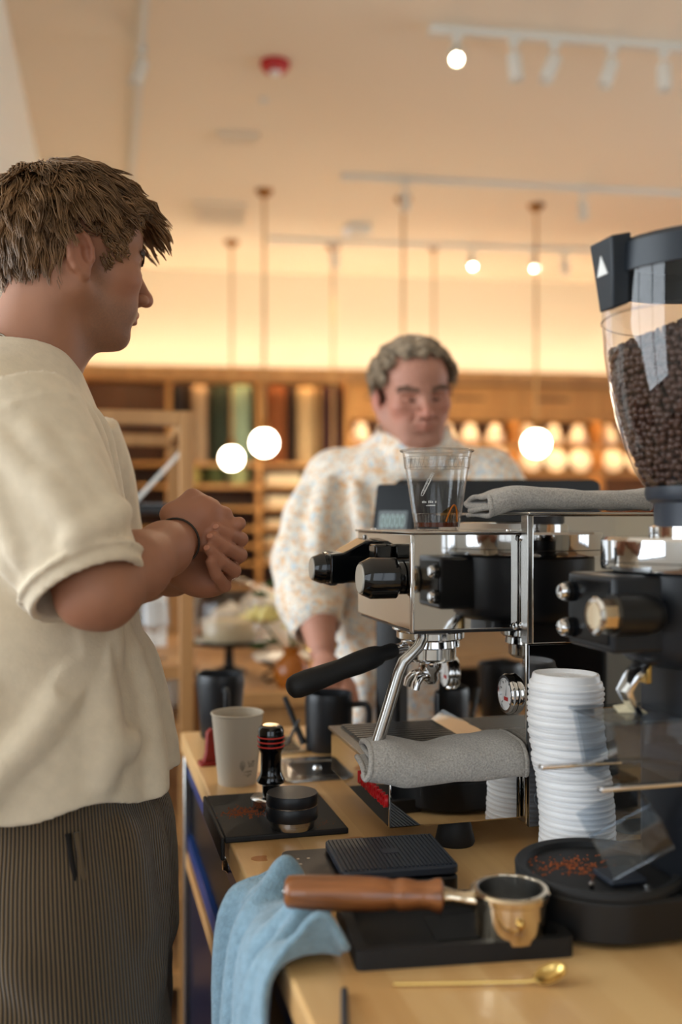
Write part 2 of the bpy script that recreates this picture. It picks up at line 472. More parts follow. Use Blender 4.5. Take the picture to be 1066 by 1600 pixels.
struct('wall_right', mb, M['wall'], smooth=0)
mb = MB()
for y0, y1, z0, z1 in ((-3.1, -0.7, 0, CEIL), (2.4, 3.1, 0, CEIL), (-0.7, 2.4, 0, 0.7), (-0.7, 2.4, 3.0, CEIL)):
    mb.box(-3.1, -3.0, y0, y1, z0, z1)
struct('wall_side', mb, M['wall_white'], smooth=0)
mb = MB()
for x0, x1, z0, z1 in ((-3.1, -2.6, 0, CEIL), (-0.5, 0.2, 0, CEIL), (2.3, 4.5, 0, CEIL), (-2.6, -0.5, 0, 0.7), (-2.6, -0.5, 3.0, CEIL), (0.2, 2.3, 0, 0.7), (0.2, 2.3, 3.0, CEIL)):
    mb.box(x0, x1, -3.1, -3.0, z0, z1)
struct('wall_rear', mb, M['wall_white'], smooth=0)
pane_m = glass('window_glass', alpha=0.98, ior=1.3)
frame_m = mat('window_frame_black', (24, 24, 26), 0.5)
def window(name, c, along, width, nx, label_n):
    w_ = empty(name); w_['kind'] = 'structure'
    z0, z1 = 0.7, 3.0
    def bx(mb, a0, a1, za, zb, t):
        if along == 'y': mb.box(c[0]-t, c[0]+t, c[1]+a0, c[1]+a1, za, zb)
        else: mb.box(c[0]+a0, c[0]+a1, c[1]-t, c[1]+t, za, zb)
    for i in range(nx):
        a = -width/2+width*i/nx
        pb = MB(); bx(pb, a+0.02, a+width/nx-0.02, z0+0.02, z1-0.02, 0.003); pb.build('pane', pane_m, w_, smooth=0)
    for i in range(nx+1):
        a = -width/2+width*i/nx
        fb = MB(); bx(fb, a-0.025, a+0.025, z0, z1, 0.03); fb.build('mullion', frame_m, w_, smooth=0)
    for z in (z0+0.02, z1-0.02):
        fb = MB(); bx(fb, -width/2, width/2, z-0.02, z+0.02, 0.03); fb.build('frame_rail', frame_m, w_, smooth=0)
window('window_1', (-3.05, 0.85), 'y', 3.1, 3, 1)
window('window_2', (-1.55, -3.05), 'x', 2.1, 2, 2)
window('window_3', (1.25, -3.05), 'x', 2.1, 2, 3)
window('added_window_right', (4.55, 4.3), 'y', 2.6, 3, 4)  # unseen window added so daylight reaches the left wall

# ------------------------------------------------------------------ ceiling fittings
def lathe_obj(name, prof, m, parent=None, n=32, c=(0, 0, 0), d=(0, 0, 1), **k):
    return MB().lathe(prof, n, c, d).build(name, m, parent, **k)

t = thing('fire_alarm', 'red round fire alarm strobe on the cream ceiling', 'fire alarm', (-0.298, 4.5, CEIL))
lathe_obj('housing', [(0.066, 0.0), (0.066, -0.018), (0.056, -0.036), (0.03, -0.042), (0, -0.042)], M['red'], t)
lathe_obj('strobe_lens', [(0.026, -0.036), (0.024, -0.052), (0.012, -0.058), (0, -0.058)], M['white'], t)
t = thing('smoke_detector', 'small white ceiling sensor behind the red fire alarm', 'sensor', (-0.38, 4.89, CEIL))
lathe_obj('base', [(0.024, 0), (0.024, -0.008), (0, -0.008)], M['track'], t)
lathe_obj('dome', [(0.016, -0.008), (0.012, -0.018), (0, -0.02)], M['track'], t)
def vent(label, x0, x1, y0, y1, h):
    t = thing('ceiling_vent', label, 'vent', ((x0+x1)/2, (y0+y1)/2, CEIL), EB, 'ceiling vents')
    a, b = (x1-x0)/2, (y1-y0)/2
    mb = MB(); f = 0.02
    mb.box(-a, a, -b, -b+f, -h, 0).box(-a, a, b-f, b, -h, 0).box(-a, -a+f, -b+f, b-f, -h, 0).box(a-f, a, -b+f, b-f, -h, 0)
    mb.build('frame', M['ceiling'], t, smooth=0)
    MB().box(-a+f, a-f, -b+f, b-f, -0.004, 0).build('duct', M['darksteel'], t, smooth=0)
    n = max(2, int((y1-y0)/0.045))
    for i in range(n):
        y = -b+f+(2*b-2*f)*(i+0.5)/n
        MB().box(-a+f, a-f, y-0.012, y+0.012, -h+0.002, -h+0.006).build('slat', M['ceiling'], t, smooth=0)
vent('narrow slot air vent in the cream ceiling', -0.665, -0.44, 5.30, 5.42, 0.03)
vent('square framed ceiling air vent nearer the back wall', -0.99, -0.63, 6.45, 6.9, 0.03)
t = thing('emergency_light', 'small white emergency light box on the ceiling near the middle', 'emergency light', (0.11, 6.97, CEIL), EB)
MB().box(-0.06, 0.1, -0.04, 0.04, -0.07, 0).build('housing', M['track'], t, bevel=0.008)
lathe_obj('lamp_head', [(0, 0), (0.03, 0), (0.035, 0.04), (0, 0.045)], M['white'], t, c=(-0.08, 0, -0.05), d=(0.3, -1, -0.4))
t = thing('ceiling_speaker', 'round ceiling speaker grille at the right edge', 'speaker', (2.48, 7.2, CEIL))
lathe_obj('rim', [(0.15, 0), (0.15, -0.012), (0.13, -0.014), (0.13, -0.004), (0, -0.004)], M['track'], t)
lathe_obj('grille', [(0.128, -0.010), (0.06, -0.014), (0, -0.015)], M['steel'], t)

def track(label, a, b, heads, zt=CEIL):
    """heads: (fraction, tilt direction, tilt angle, lit, label)"""
    a = Vector((a[0], a[1], zt)); b = Vector((b[0], b[1], zt)); d = (b-a); L = d.length; rz = math.atan2(d.y, d.x)
    t = thing('light_track', label, 'light track', a, rz)
    MB().box(0, L, -0.018, 0.018, -0.03, 0).build('rail', M['track'], t, smooth=0)
    MB().box(-0.03, 0.05, -0.022, 0.022, -0.036, 0).build('end_feed', M['track'], t, smooth=0)
    for fr, tz, ti, lit, lab in heads:
        p = a + d*fr
        s = thing('track_spotlight', lab, 'spotlight', (p.x, p.y, zt-0.03), 0, 'track spotlights')
        MB().box(-0.022, 0.022, -0.015, 0.015, -0.03, 0).build('adapter', M['track'], s, bevel=0.003)
        MB().cyl((0, 0, -0.03), (0, 0, -0.065), 0.007, n=12).build('stem', M['track'], s)
        dr = Vector((math.sin(ti)*math.cos(tz), math.sin(ti)*math.sin(tz), -math.cos(ti)))
        c0 = Vector((0, 0, -0.07)) - dr*0.01; L2 = 0.115; r = 0.03
        MB().lathe([(0, 0), (r-0.004, 0), (r, 0.005), (r, L2), (r-0.005, L2), (r-0.007, L2-0.012), (0, L2-0.012)], 20, c0, dr).build('lamp_body', M['track'], s)
        MB().lathe([(0, L2-0.011), (r-0.008, L2-0.011)][::-1], 20, c0, dr).build('lens', M['spotlamp'] if 'glow' in lab else M['ceramic'], s)
        if lit:
            l = bpy.data.lights.new('track_lamp', 'SPOT'); l.energy = lit; l.color = (1.0, 0.80, 0.55); l.spot_size = math.radians(80); l.spot_blend = 0.6; l.shadow_soft_size = 0.03
            lo = bpy.data.objects.new('track_lamp', l); COL.objects.link(lo); lo.parent = s
            lo.location = c0 + dr*(L2+0.004); lo.rotation_euler = (-dr).to_track_quat('Z', 'Y').to_euler()
PI = math.pi
track('white light track with five spotlights at upper right', (0.40, 4.17), (1.95, 4.40),
      [(0.055, -PI/2-0.1, 0.85, 40, 'leftmost spotlight of the near track, glowing lens turned to the camera'),
       (0.215, 0.3, 0.12, 40, 'second spotlight from the left on the near track, hanging upright'),
       (0.33, PI, 0.42, 30, 'third spotlight from the left on the near track, tilted left'),
       (0.495, PI, 0.34, 30, 'fourth spotlight from the left on the near track, tilted left'),
       (0.645, 0, 0.05, 40, 'upright spotlight at the right end of the near track')])
track('long white light track across the middle of the ceiling', (0.03, 5.96), (2.75, 6.37),
      [(0.13, 0, 0.05, 40, 'left spotlight on the middle track'), (0.54, 0, 0.05, 40, 'right spotlight on the middle track')])
track('farthest white light track near the back wall', (-0.5, 7.3), (2.3, 7.65),
      [(0.16, 0, 0.1, 30, 'leftmost spotlight on the farthest track'),
       (0.53, -PI/2, 0.6, 30, 'glowing spotlight on the farthest track above the older man'),
       (0.70, -PI/2, 0.6, 30, 'glowing spotlight on the farthest track beside a pendant cord'),
       (0.785, 0, 0.1, 30, 'rightmost spotlight on the farthest track')])
track('white light track running away from the camera above the young man', (-0.60, 3.2), (-1.30, 6.16),
      [(0.365, PI+0.3, 0.3, 0, 'single spotlight on the track above the young man')])

# ------------------------------------------------------------------ pendants
def pendant(label, x, y, zc, r, canopy='brass_dark'):
    t = thing('pendant_lamp', label, 'pendant lamp', (x, y, CEIL), 0, 'globe pendant lamps')
    lathe_obj('canopy', [(0.055, 0), (0.055, -0.012), (0.02, -0.045), (0, -0.045)], M['brass_dark'], t, 24)
    MB().cyl((0, 0, -0.04), (0, 0, zc-CEIL+r+0.05), 0.009, n=10).build('cord', M['cord'], t)
    lathe_obj('socket', [(0, 0.06), (0.022, 0.06), (0.028, 0.0), (0.028, -0.02), (0, -0.02)], M['brass_dark'], t, 20, (0, 0, zc-CEIL+r))
    MB().lathe([(r*math.sin(a*PI/16), -r*math.cos(a*PI/16)) for a in range(17)], 28, (0, 0, zc-CEIL)).build('globe', M['globe'], t)
pendant('round glowing pendant globe just left of the older man', -0.482, 6.25, 1.814, 0.080)
pendant('smaller round glowing pendant globe above the young man\'s hands', -0.813, 7.4, 1.787, 0.080)
pendant('round glowing pendant globe to the right of the older man', 1.282, 6.54, 1.832, 0.084)
pendant('pendant globe hanging behind the older man\'s head', 0.40, 6.4, 1.80, 0.10)
pendant('pendant globe hanging behind the older man\'s shoulder', -0.06, 7.5, 1.66, 0.10)
pendant('pendant globe hanging behind the clear plastic cup', 0.70, 7.5, 1.66, 0.10)

# ------------------------------------------------------------------ wall shelving along the back wall
BAY = 0.715; SH_TOP = 2.46; NB = 10; B0 = -2.16
def wl(t, y=0.0, z=0.0):
    return RB @ Vector((t, y, z))
def place(t, y, z): p = wl(t, y, z); return (p.x, p.y, p.z)
t = thing('shelf_cornice', 'pale oak cornice with hidden strip light along the top of the wall shelves', 'cornice', place(B0, 0, SH_TOP), EB)
MB().box(-0.02, NB*BAY+0.02, -0.03, 0.36, 0, 0.035).build('cornice_board', M['shelfwood'], t, smooth=0)
MB().box(-0.02, NB*BAY+0.02, -0.035, -0.015, -0.02, 0.085).build('lip', M['rackwood'], t, smooth=0)
MB().box(0.02, NB*BAY-0.02, 0.03, 0.05, 0.036, 0.046).build('strip_light', M['cove'], t, smooth=0)
bay_side = ['third bay left of the pendant divider', 'bay behind the young man\'s head', 'bay behind the wooden rack', 'bay with linens above the young man\'s hands',
            'bay left of the older man', 'bay behind the older man\'s shoulder', 'bay behind the older man\'s head', 'bay above the black register', 'bay beside the bean hopper', 'bay behind the bean hopper']
SH1 = [0.1, 0.45, 0.80, 1.04, 1.29, 1.52, 1.735, 1.965, 2.20]      # shelf heights in the crockery bays
SH2 = [0.1, 0.45, 0.80, 0.99, 1.13, 1.27, 1.43, 1.61, 1.785]       # in the linen bays
for i in range(NB):
    x0 = B0+i*BAY
    lin = i in (0, 1, 2, 3)
    u = thing('shelf_unit', 'oak wall shelf unit, ' + bay_side[i], 'shelf unit', place(x0, 0, 0), EB, 'oak wall shelf units')
    MB().box(-0.018, 0.018, 0, 0.35, 0, SH_TOP).build('upright', M['shelfwood'], u, smooth=0)
    MB().box(0.018, BAY-0.018, 0.335, 0.35, 0.0, SH_TOP).build('back_panel', M['dark_wood'], u, smooth=0)
    for z in (SH2 if lin else SH1):
        MB().box(0.018, BAY-0.018, 0.005, 0.335, z-0.024, z).build('shelf', M['shelfwood'], u, smooth=0)
    zs = SH_TOP-0.004 if lin else 2.172
    MB().box(0.05, BAY-0.05, 0.03, 0.042, zs-0.006, zs-0.001).build('strip_light', M['led'], u, smooth=0)
    MB().box(0.018, BAY-0.018, 0.006, 0.018, zs-0.024, zs+0.003).build('valance', M['shelfwood'], u, smooth=0)
    if not lin:
        for k in range(1):
            dd = MB().box(0.022, BAY-0.022, 0.0, 0.02, 2.205, SH_TOP-0.03).build('drawer_front', M['shelfwood'], u, smooth=0)
            MB().box(0.15, 0.42, -0.003, 0.0, 2.315, 2.335).build('label_strip', M['dark_wood'], dd, smooth=0)
        for z in (1.928, 1.70, 1.485, 1.25):
            MB().box(0.05, BAY-0.05, 0.03, 0.042, z+0.004, z+0.009).build('strip_light', M['led'], u, smooth=0)
            MB().box(0.018, BAY-0.018, 0.006, 0.018, z-0.014, z+0.013).build('valance', M['shelfwood'], u, smooth=0)

ordn = ['left', 'middle', 'right']
jar_v = [[(0, 0), (0.078, 0), (0.082, 0.02), (0.08, 0.07), (0.05, 0.105), (0.046, 0.112), (0.05, 0.118), (0.05, 0.15), (0.03, 0.158), (0.012, 0.175), (0, 0.178)]]
plate_p = [(0, 0), (0.06, 0.0), (0.094, 0.012), (0.096, 0.015), (0.06, 0.005), (0, 0.005)]
def jar_thing(label, loc):
    t = thing('lidded_jar', label, 'jar', loc, 0, 'white lidded jars on the back shelves')
    lathe_obj('body', [(0, 0), (0.078, 0), (0.082, 0.02), (0.08, 0.07), (0.05, 0.108), (0.045, 0.112), (0, 0.112)], M['ceramic'], t, 20)
    lathe_obj('lid', [(0, 0.112), (0.05, 0.113), (0.052, 0.15), (0.03, 0.158), (0.012, 0.175), (0, 0.178)], M['ceramic'], t, 20)
    return t
def plate_thing(label, loc):
    t = thing('plate', label, 'plate', loc, 0, 'white plates standing on the back shelves', rot=(math.radians(80), 0, EB))
    mbp = MB().lathe(plate_p, 28, (0, 0.096, 0))
    mbp.build('dish', M['ceramic'], t)
    MB().tube([(0.092*math.cos(a*PI/14), 0.096+0.092*math.sin(a*PI/14), 0.0125) for a in range(28)], 0.004, 6, closed=True).build('rim', M['ceramic'], t)
    return t
def bowl_stack(label, loc, r, h, n, grp):
    t = thing('bowl_stack', label, 'bowls', loc, 0, grp)
    for k in range(n):
        z = k*h*0.35
        lathe_obj('bowl', [(0, z), (r*0.45, z), (r*0.95, z+h*0.8), (r, z+h), (r*0.93, z+h), (r*0.4, z+0.012), (0, z+0.012)], M['ceramic'], t, 20)
J0 = P0 = None
for i in range(4, NB):
    x0 = B0+i*BAY
    for k in range(3):
        x = x0+0.125+k*0.215
        lj = 'white lidded jar at the %s of the %s' % (ordn[k], bay_side[i])
        lp = 'white round plate standing at the %s of the %s' % (ordn[k], bay_side[i])
        if J0 is None:
            J0 = jar_thing(lj, place(x, 0.16, 1.965)); P0 = plate_thing(lp, place(x, 0.10, 1.735))
        else:
            c = copy_tree(J0); c.location = place(x+random.Random(i*3+k).uniform(-.012, .012), 0.16, 1.965); c['label'] = lj
            c = copy_tree(P0); c.location = place(x+0.01, 0.10, 1.735); c['label'] = lp
    if i in (4, 8, 9, 5):
        for k in range(3):
            x = x0+0.125+k*0.215
            for z, r, h, n, nm in ((1.52, 0.075, 0.085, 2, 'stacked white bowls'), (1.29, 0.09, 0.05, 4, 'stacked shallow white dishes'), (1.04, 0.08, 0.12, 2, 'stacked deep white bowls'), (0.80, 0.085, 0.1, 2, 'lowest stacked white bowls')):
                bowl_stack('%s at the %s of the %s' % (nm, ordn[k], bay_side[i]), place(x, 0.16, z), r, h, n, 'stacked crockery on the back shelves')

def bolt(name, label, t_, wdt, z, hgt, col, dep=0.24, cat='textile', y=0.05):
    o = thing(name, label, cat, place(t_, y, z), EB, 'tall folded textiles on the back shelves')
    m_ = mat(name+'_cloth', col, 0.9, var=0.15, vscale=14)
    mb = MB(); rings = []
    for zz in (0, 0.015, hgt-0.02, hgt):
        s = 1.0 if 0 < zz < hgt else 0.9
        rings.append([Vector((px*s, dep/2+py*s, zz)) for px, py in rrect(wdt, dep, min(wdt, dep)*0.35, 4)])
    ring_loft(mb, rings); mb.build('roll', m_, o)
    for k in range(3):
        MB().box(-wdt/2-0.002, wdt/2+0.002, 0.02, dep-0.02, hgt*(0.2+0.28*k), hgt*(0.2+0.28*k)+0.006).build('fold', m_, o, smooth=0)
x2 = B0+2*BAY; x3 = B0+3*BAY
for args in (('textile_roll', 'black textile roll behind the young man\'s chin', x2+0.06, 0.09, (22, 18, 22)),
             ('textile_roll', 'beige textile roll between two dark rolls', x2+0.24, 0.12, (150, 124, 96)),
             ('textile_roll', 'dark green textile roll above the wooden rack', x2+0.40, 0.15, (34, 42, 28)),
             ('textile_roll', 'pale sage green textile roll beside a shelf upright', x2+0.58, 0.16, (128, 146, 120)),
             ('textile_roll', 'rust brown textile roll above the wooden rack corner', x3+0.14, 0.18, (116, 62, 24)),
             ('textile_roll', 'dark brown textile roll in the linen bay', x3+0.27, 0.05, (40, 22, 14)),
             ('textile_roll', 'tall cream patterned textile roll in the linen bay', x3+0.38, 0.15, (176, 146, 104)),
             ('textile_roll', 'narrow tan textile roll behind a pendant cord', x3+0.49, 0.035, (140, 108, 70)),
             ('textile_roll', 'deep plum textile roll at the right of the linen bay', x3+0.60, 0.17, (50, 16, 24))):
    bolt(args[0], args[1], args[2], args[3], 1.785, 0.62, args[4])
lin_m = mat('linen', (226, 206, 170), 0.9)
for zi, z in enumerate(SH2[3:8]):
    for k in range(2):
        o = thing('linen_stack', 'folded pale linens %s on the %s shelf of the linen bay' % (['at left', 'at right'][k], ['lowest', 'second lowest', 'middle', 'second highest', 'highest'][zi]), 'linens',
                  place(x3+0.2+k*0.32, 0.04, z), EB, 'folded linens on the back shelves')
        for q in range(2 if zi in (1, 2) else 3):
            MB().box(-0.14, 0.14, 0, 0.24, q*0.03, q*0.03+0.027).build('cloth', lin_m, o, bevel=0.008)
for k, (nm, cc) in enumerate((('ochre', (168, 148, 80)), ('olive', (70, 78, 40)), ('pale green', (164, 172, 120)))):
    o = thing('cushion', '%s cushion on the shelf behind the wooden rack' % nm, 'cushion', place(x2+0.16+0.2*k, 0.06, 1.61), EB, 'cushions on the back shelves')
    m_ = mat('cushion_cloth', cc, 0.9)
    MB().lathe([(0.0, 0), (0.07, 0.006), (0.085, 0.05), (0.085, 0.11), (0.07, 0.15), (0, 0.155)], 20, (0, 0.12, 0)).build('pad', m_, o)
    MB().tube([(0.088*math.cos(a*PI/12), 0.12+0.088*math.sin(a*PI/12), 0.08) for a in range(24)], 0.004, 6, closed=True).build('piping', m_, o)
# ------------------------------------------------------------------ the coffee counter
OX, OY = 0.187, 0.0
CT = Matrix.Translation((OX, OY, 0)) @ Matrix.Rotation(TH, 4, 'Z')       # local x: from the front edge into the counter, local y: along it
t = thing('worktop', 'long pale butcher block worktop carrying the espresso machine', 'worktop', (OX, OY, TOP), TH)
mb = MB(); mb.box(0.0, 0.86, 0.25, 2.02, -0.036, 0.0)
mb.build('slab', M['top'], t, bevel=0.004, seg=3)
stain = mat('tea_stain', (176, 112, 52), 0.35)
for (vx, uy, r) in ((0.028, 1.262, 0.012), (0.09, 1.66, 0.02), (0.16, 1.30, 0.016)):
    pts = [(vx+r*(1+0.25*math.sin(3*a+uy*9))*math.cos(a)*0.8, uy+r*(1+0.2*math.cos(2*a))*math.sin(a)) for a in [2*PI*i/18 for i in range(18)]]
    MB().prism(pts, 0.0, 0.0003).build('stain', stain, t, smooth=0)
t = thing('coffee_cart', 'glossy navy blue coffee cart cabinet under the butcher block worktop', 'cabinet', (OX, OY, 0), TH)
def cpart(name, m, *b, **k): return MB().box(*b).build(name, M[m] if isinstance(m, str) else m, t, **k)
Z1 = TOP-0.0365
cpart('carcass', 'blacksatin', 0.03, 0.84, 0.30, 2.0, 0.06, Z1, smooth=0)
cpart('top_rail', 'navy', 0.012, 0.03, 0.30, 2.0, 0.836, Z1, smooth=0)
d_ = cpart('drawer_front', 'blacksatin', 0.02, 0.03, 0.30, 1.985, 0.725, 0.834, smooth=0)
cpart('middle_rail', 'navy', 0.012, 0.03, 0.30, 2.0, 0.69, 0.723, smooth=0)
cpart('trim_strip', 'rackwood', 0.008, 0.03, 0.30, 2.0, 0.662, 0.688, smooth=0)
low = mat('navy_lower_panel', (6, 18, 42), 0.3, 0, spec=0.25)
for i in range(3):
    cpart('lower_door', low, 0.016, 0.03, 0.31+i*0.565, 0.865+i*0.565, 0.1, 0.655, bevel=0.002)
cpart('plinth', 'black', 0.06, 0.8, 0.32, 1.98, 0.0, 0.06, smooth=0)
cpart('corner_post', 'steel', 0.004, 0.022, 2.0, 2.018, 0.0, Z1, bevel=0.003)
cpart('end_panel', 'navy', 0.022, 0.84, 2.0, 2.012, 0.06, Z1, smooth=0)
lk = MB().lathe([(0.013, 0), (0.013, 0.004), (0.010, 0.006), (0.008, 0.010), (0.0, 0.011)], 20, (0.012, 1.42, 0.862), (-1, 0, 0)).build('lock', M['chrome'], t)

# ------------------------------------------------------------------ things behind: table, rack, flowers
TB = math.radians(12)
t = thing('display_table', 'wooden display table with crockery behind the counter', 'table', (-0.355, 2.60, 0), TB)
MB().box(0.0, 1.5, 0.0, 1.25, 0.84, 0.88).build('table_top', M['rackwood'], t, bevel=0.004)
MB().box(0.03, 1.47, 0.03, 0.055, 0.70, 0.84).build('apron', M['rackwood'], t, smooth=0)
MB().box(0.03, 1.47, 1.19, 1.215, 0.70, 0.84).build('apron', M['rackwood'], t, smooth=0)
for x in (0.03, 1.41):
    for y in (0.055, 1.13): MB().box(x, x+0.06, y, y+0.06, 0, 0.84).build('leg', M['rackwood'], t, bevel=0.004)
MB().box(0.03, 1.47, 0.055, 1.19, 0.24, 0.27).build('lower_shelf', M['rackwood'], t, smooth=0)
TZ = 0.88
def on_table(dx, dy): return (-0.25+dx, 3.25+dy, TZ)
t = thing('cake_stand', 'black pedestal cake stand with glass dome on the wooden table', 'cake stand', (-0.335, 2.98, TZ))
lathe_obj('pedestal', [(0, 0), (0.055, 0), (0.05, 0.008), (0.016, 0.02), (0.012, 0.07), (0.02, 0.085), (0, 0.085)], M['black'], t, 24)
lathe_obj('plate', [(0, 0.085), (0.12, 0.088), (0.125, 0.10), (0.115, 0.10), (0.10, 0.094), (0, 0.094)], M['black'], t, 32)
lathe_obj('cake', [(0, 0.095), (0.075, 0.095), (0.078, 0.10), (0.078, 0.15), (0.07, 0.158), (0, 0.16)], mat('cake', (206, 186, 150), 0.8), t, 28)
g = lathe_obj('glass_dome', [(0.105, 0.095), (0.107, 0.20), (0.09, 0.25), (0.05, 0.28), (0, 0.285)], M['glass'], t, 32)
lathe_obj('dome_knob', [(0.0, 0.284), (0.008, 0.286), (0.016, 0.305), (0, 0.318)], M['glass'], g, 16)
t = thing('platter', 'white rectangular platter on a black wire stand', 'platter', (-0.17, 2.86, TZ), TB)
MB().prism(rrect(0.16, 0.13, 0.012), 0.06, 0.068).build('tray', M['ceramic'], t)
for sx in (-1, 1):
    MB().tube([(sx*0.07, -0.06, 0.06), (sx*-0.05, -0.06, 0.0), (sx*-0.05, 0.06, 0.0), (sx*0.07, 0.06, 0.06)], 0.004, 6).build('wire_leg', M['black'], t)
for i, (dx, dy, r, h, lab) in enumerate(((-0.03, 0.35, 0.10, 0.22, 'tall white ceramic tureen behind the cake stand'), (0.13, 0.25, 0.085, 0.26, 'white ceramic pitcher behind the yellow flowers'), (-0.16, 0.45, 0.09, 0.15, 'low white ceramic tureen at the back of the table'), (0.02, 0.10, 0.07, 0.16, 'white sugar pot beside the cake dome'))):
    t = thing('tureen', lab, 'tureen', on_table(dx, dy), 0, 'white tureens on the table')
    lathe_obj('body', [(0, 0), (r*0.6, 0), (r*0.95, h*0.25), (r, h*0.5), (r*0.8, h*0.72), (0, h*0.72)], M['ceramic'], t, 28)
    l_ = lathe_obj('lid', [(r*0.84, h*0.72), (r*0.8, h*0.76), (r*0.4, h*0.9), (r*0.12, h*0.94), (r*0.14, h), (0, h*1.01)], M['ceramic'], t, 28)
    for sg in (-1, 1):
        MB().tube([(sg*r*0.95, 0, h*0.55), (sg*r*1.25, 0, h*0.52), (sg*r*1.25, 0, h*0.4), (sg*r*0.95, 0, h*0.36)], 0.007, 6).build('handle', M['ceramic'], t)
# vase of flowers
leafm = mat('leaf_green', (40, 78, 30), 0.5); petal = mat('pale_yellow_petal', (238, 222, 150), 0.6); pot = mat('amber_glass', (150, 84, 24), 0.2)
t = thing('flower_vase', 'amber vase of pale yellow flowers with green leaves beside the older man', 'flowers', (-0.135, 2.72, TZ))
lathe_obj('vase', [(0, 0), (0.035, 0), (0.05, 0.03), (0.048, 0.06), (0.022, 0.09), (0.026, 0.11), (0.02, 0.11), (0.016, 0.09), (0, 0.02)], pot, t, 24)
rng = random.Random(5)
for (x, y, z, r) in ((-0.075, -0.02, 0.175, 0.056), (0.0, 0.05, 0.31, 0.046), (0.02, 0.0, 0.15, 0.042), (-0.015, 0.04, 0.23, 0.038)):
    MB().tube([(0, 0, 0.05), (x*0.3, y*0.3, z*0.6), (x, y, z)], 0.0025, 6).build('stem', leafm, t)
    fb = MB()
    for ring, (nr, rr, tilt) in enumerate(((5, 0.35, 1.2), (7, 0.6, 0.85), (9, 0.85, 0.45))):
        for k in range(nr):
            a = 2*PI*k/nr + ring*0.3
            u_ = Vector((math.cos(a), math.sin(a), 0)); s_ = Vector((-math.sin(a), math.cos(a), 0))
            c = Vector((x, y, z)) + u_*r*rr*0.5
            up = Vector((0, 0, 1))*math.sin(tilt)+u_*math.cos(tilt)
            vs = [c, c+up*r*0.5+s_*r*0.35, c+up*r*0.9+s_*r*0.15, c+up*r*0.95-s_*r*0.15, c+up*r*0.5-s_*r*0.35]
            fb.add(vs, [(0, 1, 2, 3, 4)])
    fb.build('blossom', petal, t, smooth=180, solid=0.002)
for k, (x, y, z, a) in enumerate(((-0.015, 0.0, 0.33, 0.3), (-0.06, -0.01, 0.25, 2.6), (-0.03, 0, 0.12, 3.4), (-0.06, -0.03, 0.11, 3.0), (0.0, -0.03, 0.24, 4.4), (-0.01, 0.02, 0.2, 2.2), (-0.02, -0.02, 0.28, 3.3))):
    L = 0.055; dv = Vector((math.cos(a), math.sin(a)*0.5, 0.25)).normalized(); sv = Vector((0, 0.5, 0.8)).cross(dv).normalized()
    c = Vector((x, y, z)); pts = []
    for f, wd in ((0, 0.002), (0.25, 0.014), (0.55, 0.019), (0.85, 0.009), (1, 0.001)):
        p = c+dv*L*f+Vector((0, 0, -0.012*f*f)); pts += [p+sv*wd, p-sv*wd]
    MB().add(pts, [(2*i, 2*i+1, 2*i+3, 2*i+2) for i in range(4)]).build('leaf', leafm, t, smooth=180, solid=0.0012)
# oak rack behind the young man
t = thing('oak_rack', 'open pale oak display rack behind the young man\'s hands', 'rack', (-0.384, 2.6, 0), math.radians(12))
RW, RD, RH = 0.85, 0.76, 1.62
for x in (-RW, -0.037):
    for y in (0, RD): MB().box(x, x+0.037, y, y+0.037, 0, RH).build('post', M['rackwood'], t, bevel=0.003)
for y in (0, RD): MB().box(-RW+0.037, -0.037, y, y+0.037, RH-0.037, RH).build('top_rail', M['rackwood'], t, bevel=0.003)
for x in (-RW, -0.037): MB().box(x, x+0.037, 0.037, RD, RH-0.037, RH).build('side_rail', M['rackwood'], t, bevel=0.003)
MB().box(-RW, 0, 0.02, RD+0.02, 1.355, 1.375).build('shelf', M['black'], t, smooth=0)
for z in (0.955, 0.78, 0.52, 0.38, 0.15):
    MB().box(-RW+0.002, -0.002, 0.004, RD+0.03, z-0.035, z).build('shelf', M['rackwood'], t, smooth=0)
def rk(x, y, z): p = Matrix.Translation((-0.384, 2.6, 0)) @ Matrix.Rotation(math.radians(12), 4, 'Z') @ Vector((x, y, z)); return (p.x, p.y, p.z)
t = thing('glass_cloche', 'glass dome cloche on the black rack shelf behind the young man\'s chest', 'cloche', rk(-0.24, 0.25, 1.375))
lathe_obj('dome', [(0.085, 0.006), (0.087, 0.09), (0.07, 0.135), (0.035, 0.155), (0, 0.16)], M['glass'], t, 28)
lathe_obj('base', [(0, 0), (0.095, 0), (0.095, 0.006), (0, 0.006)], M['rackwood'], t, 28)
lathe_obj('ornament', [(0, 0.006), (0.03, 0.006), (0.034, 0.08), (0.026, 0.1), (0, 0.105)], mat('blue_grey_glaze', (120, 136, 146), 0.4), t, 20)
t = thing('sign_card', 'white card sign leaning at a slant on the oak rack', 'sign', rk(-0.16, 0.1, 1.375), math.radians(12))
MB().box(-0.005, 0.005, -0.01, 0.22, 0.0, 0.24, Matrix.Rotation(math.radians(42), 4, 'Y')).build('card', M['wall_white'], t, smooth=0)
MB().box(0.02, 0.10, 0.0, 0.2, 0.0, 0.006).build('foot', M['glass'], t, smooth=0)
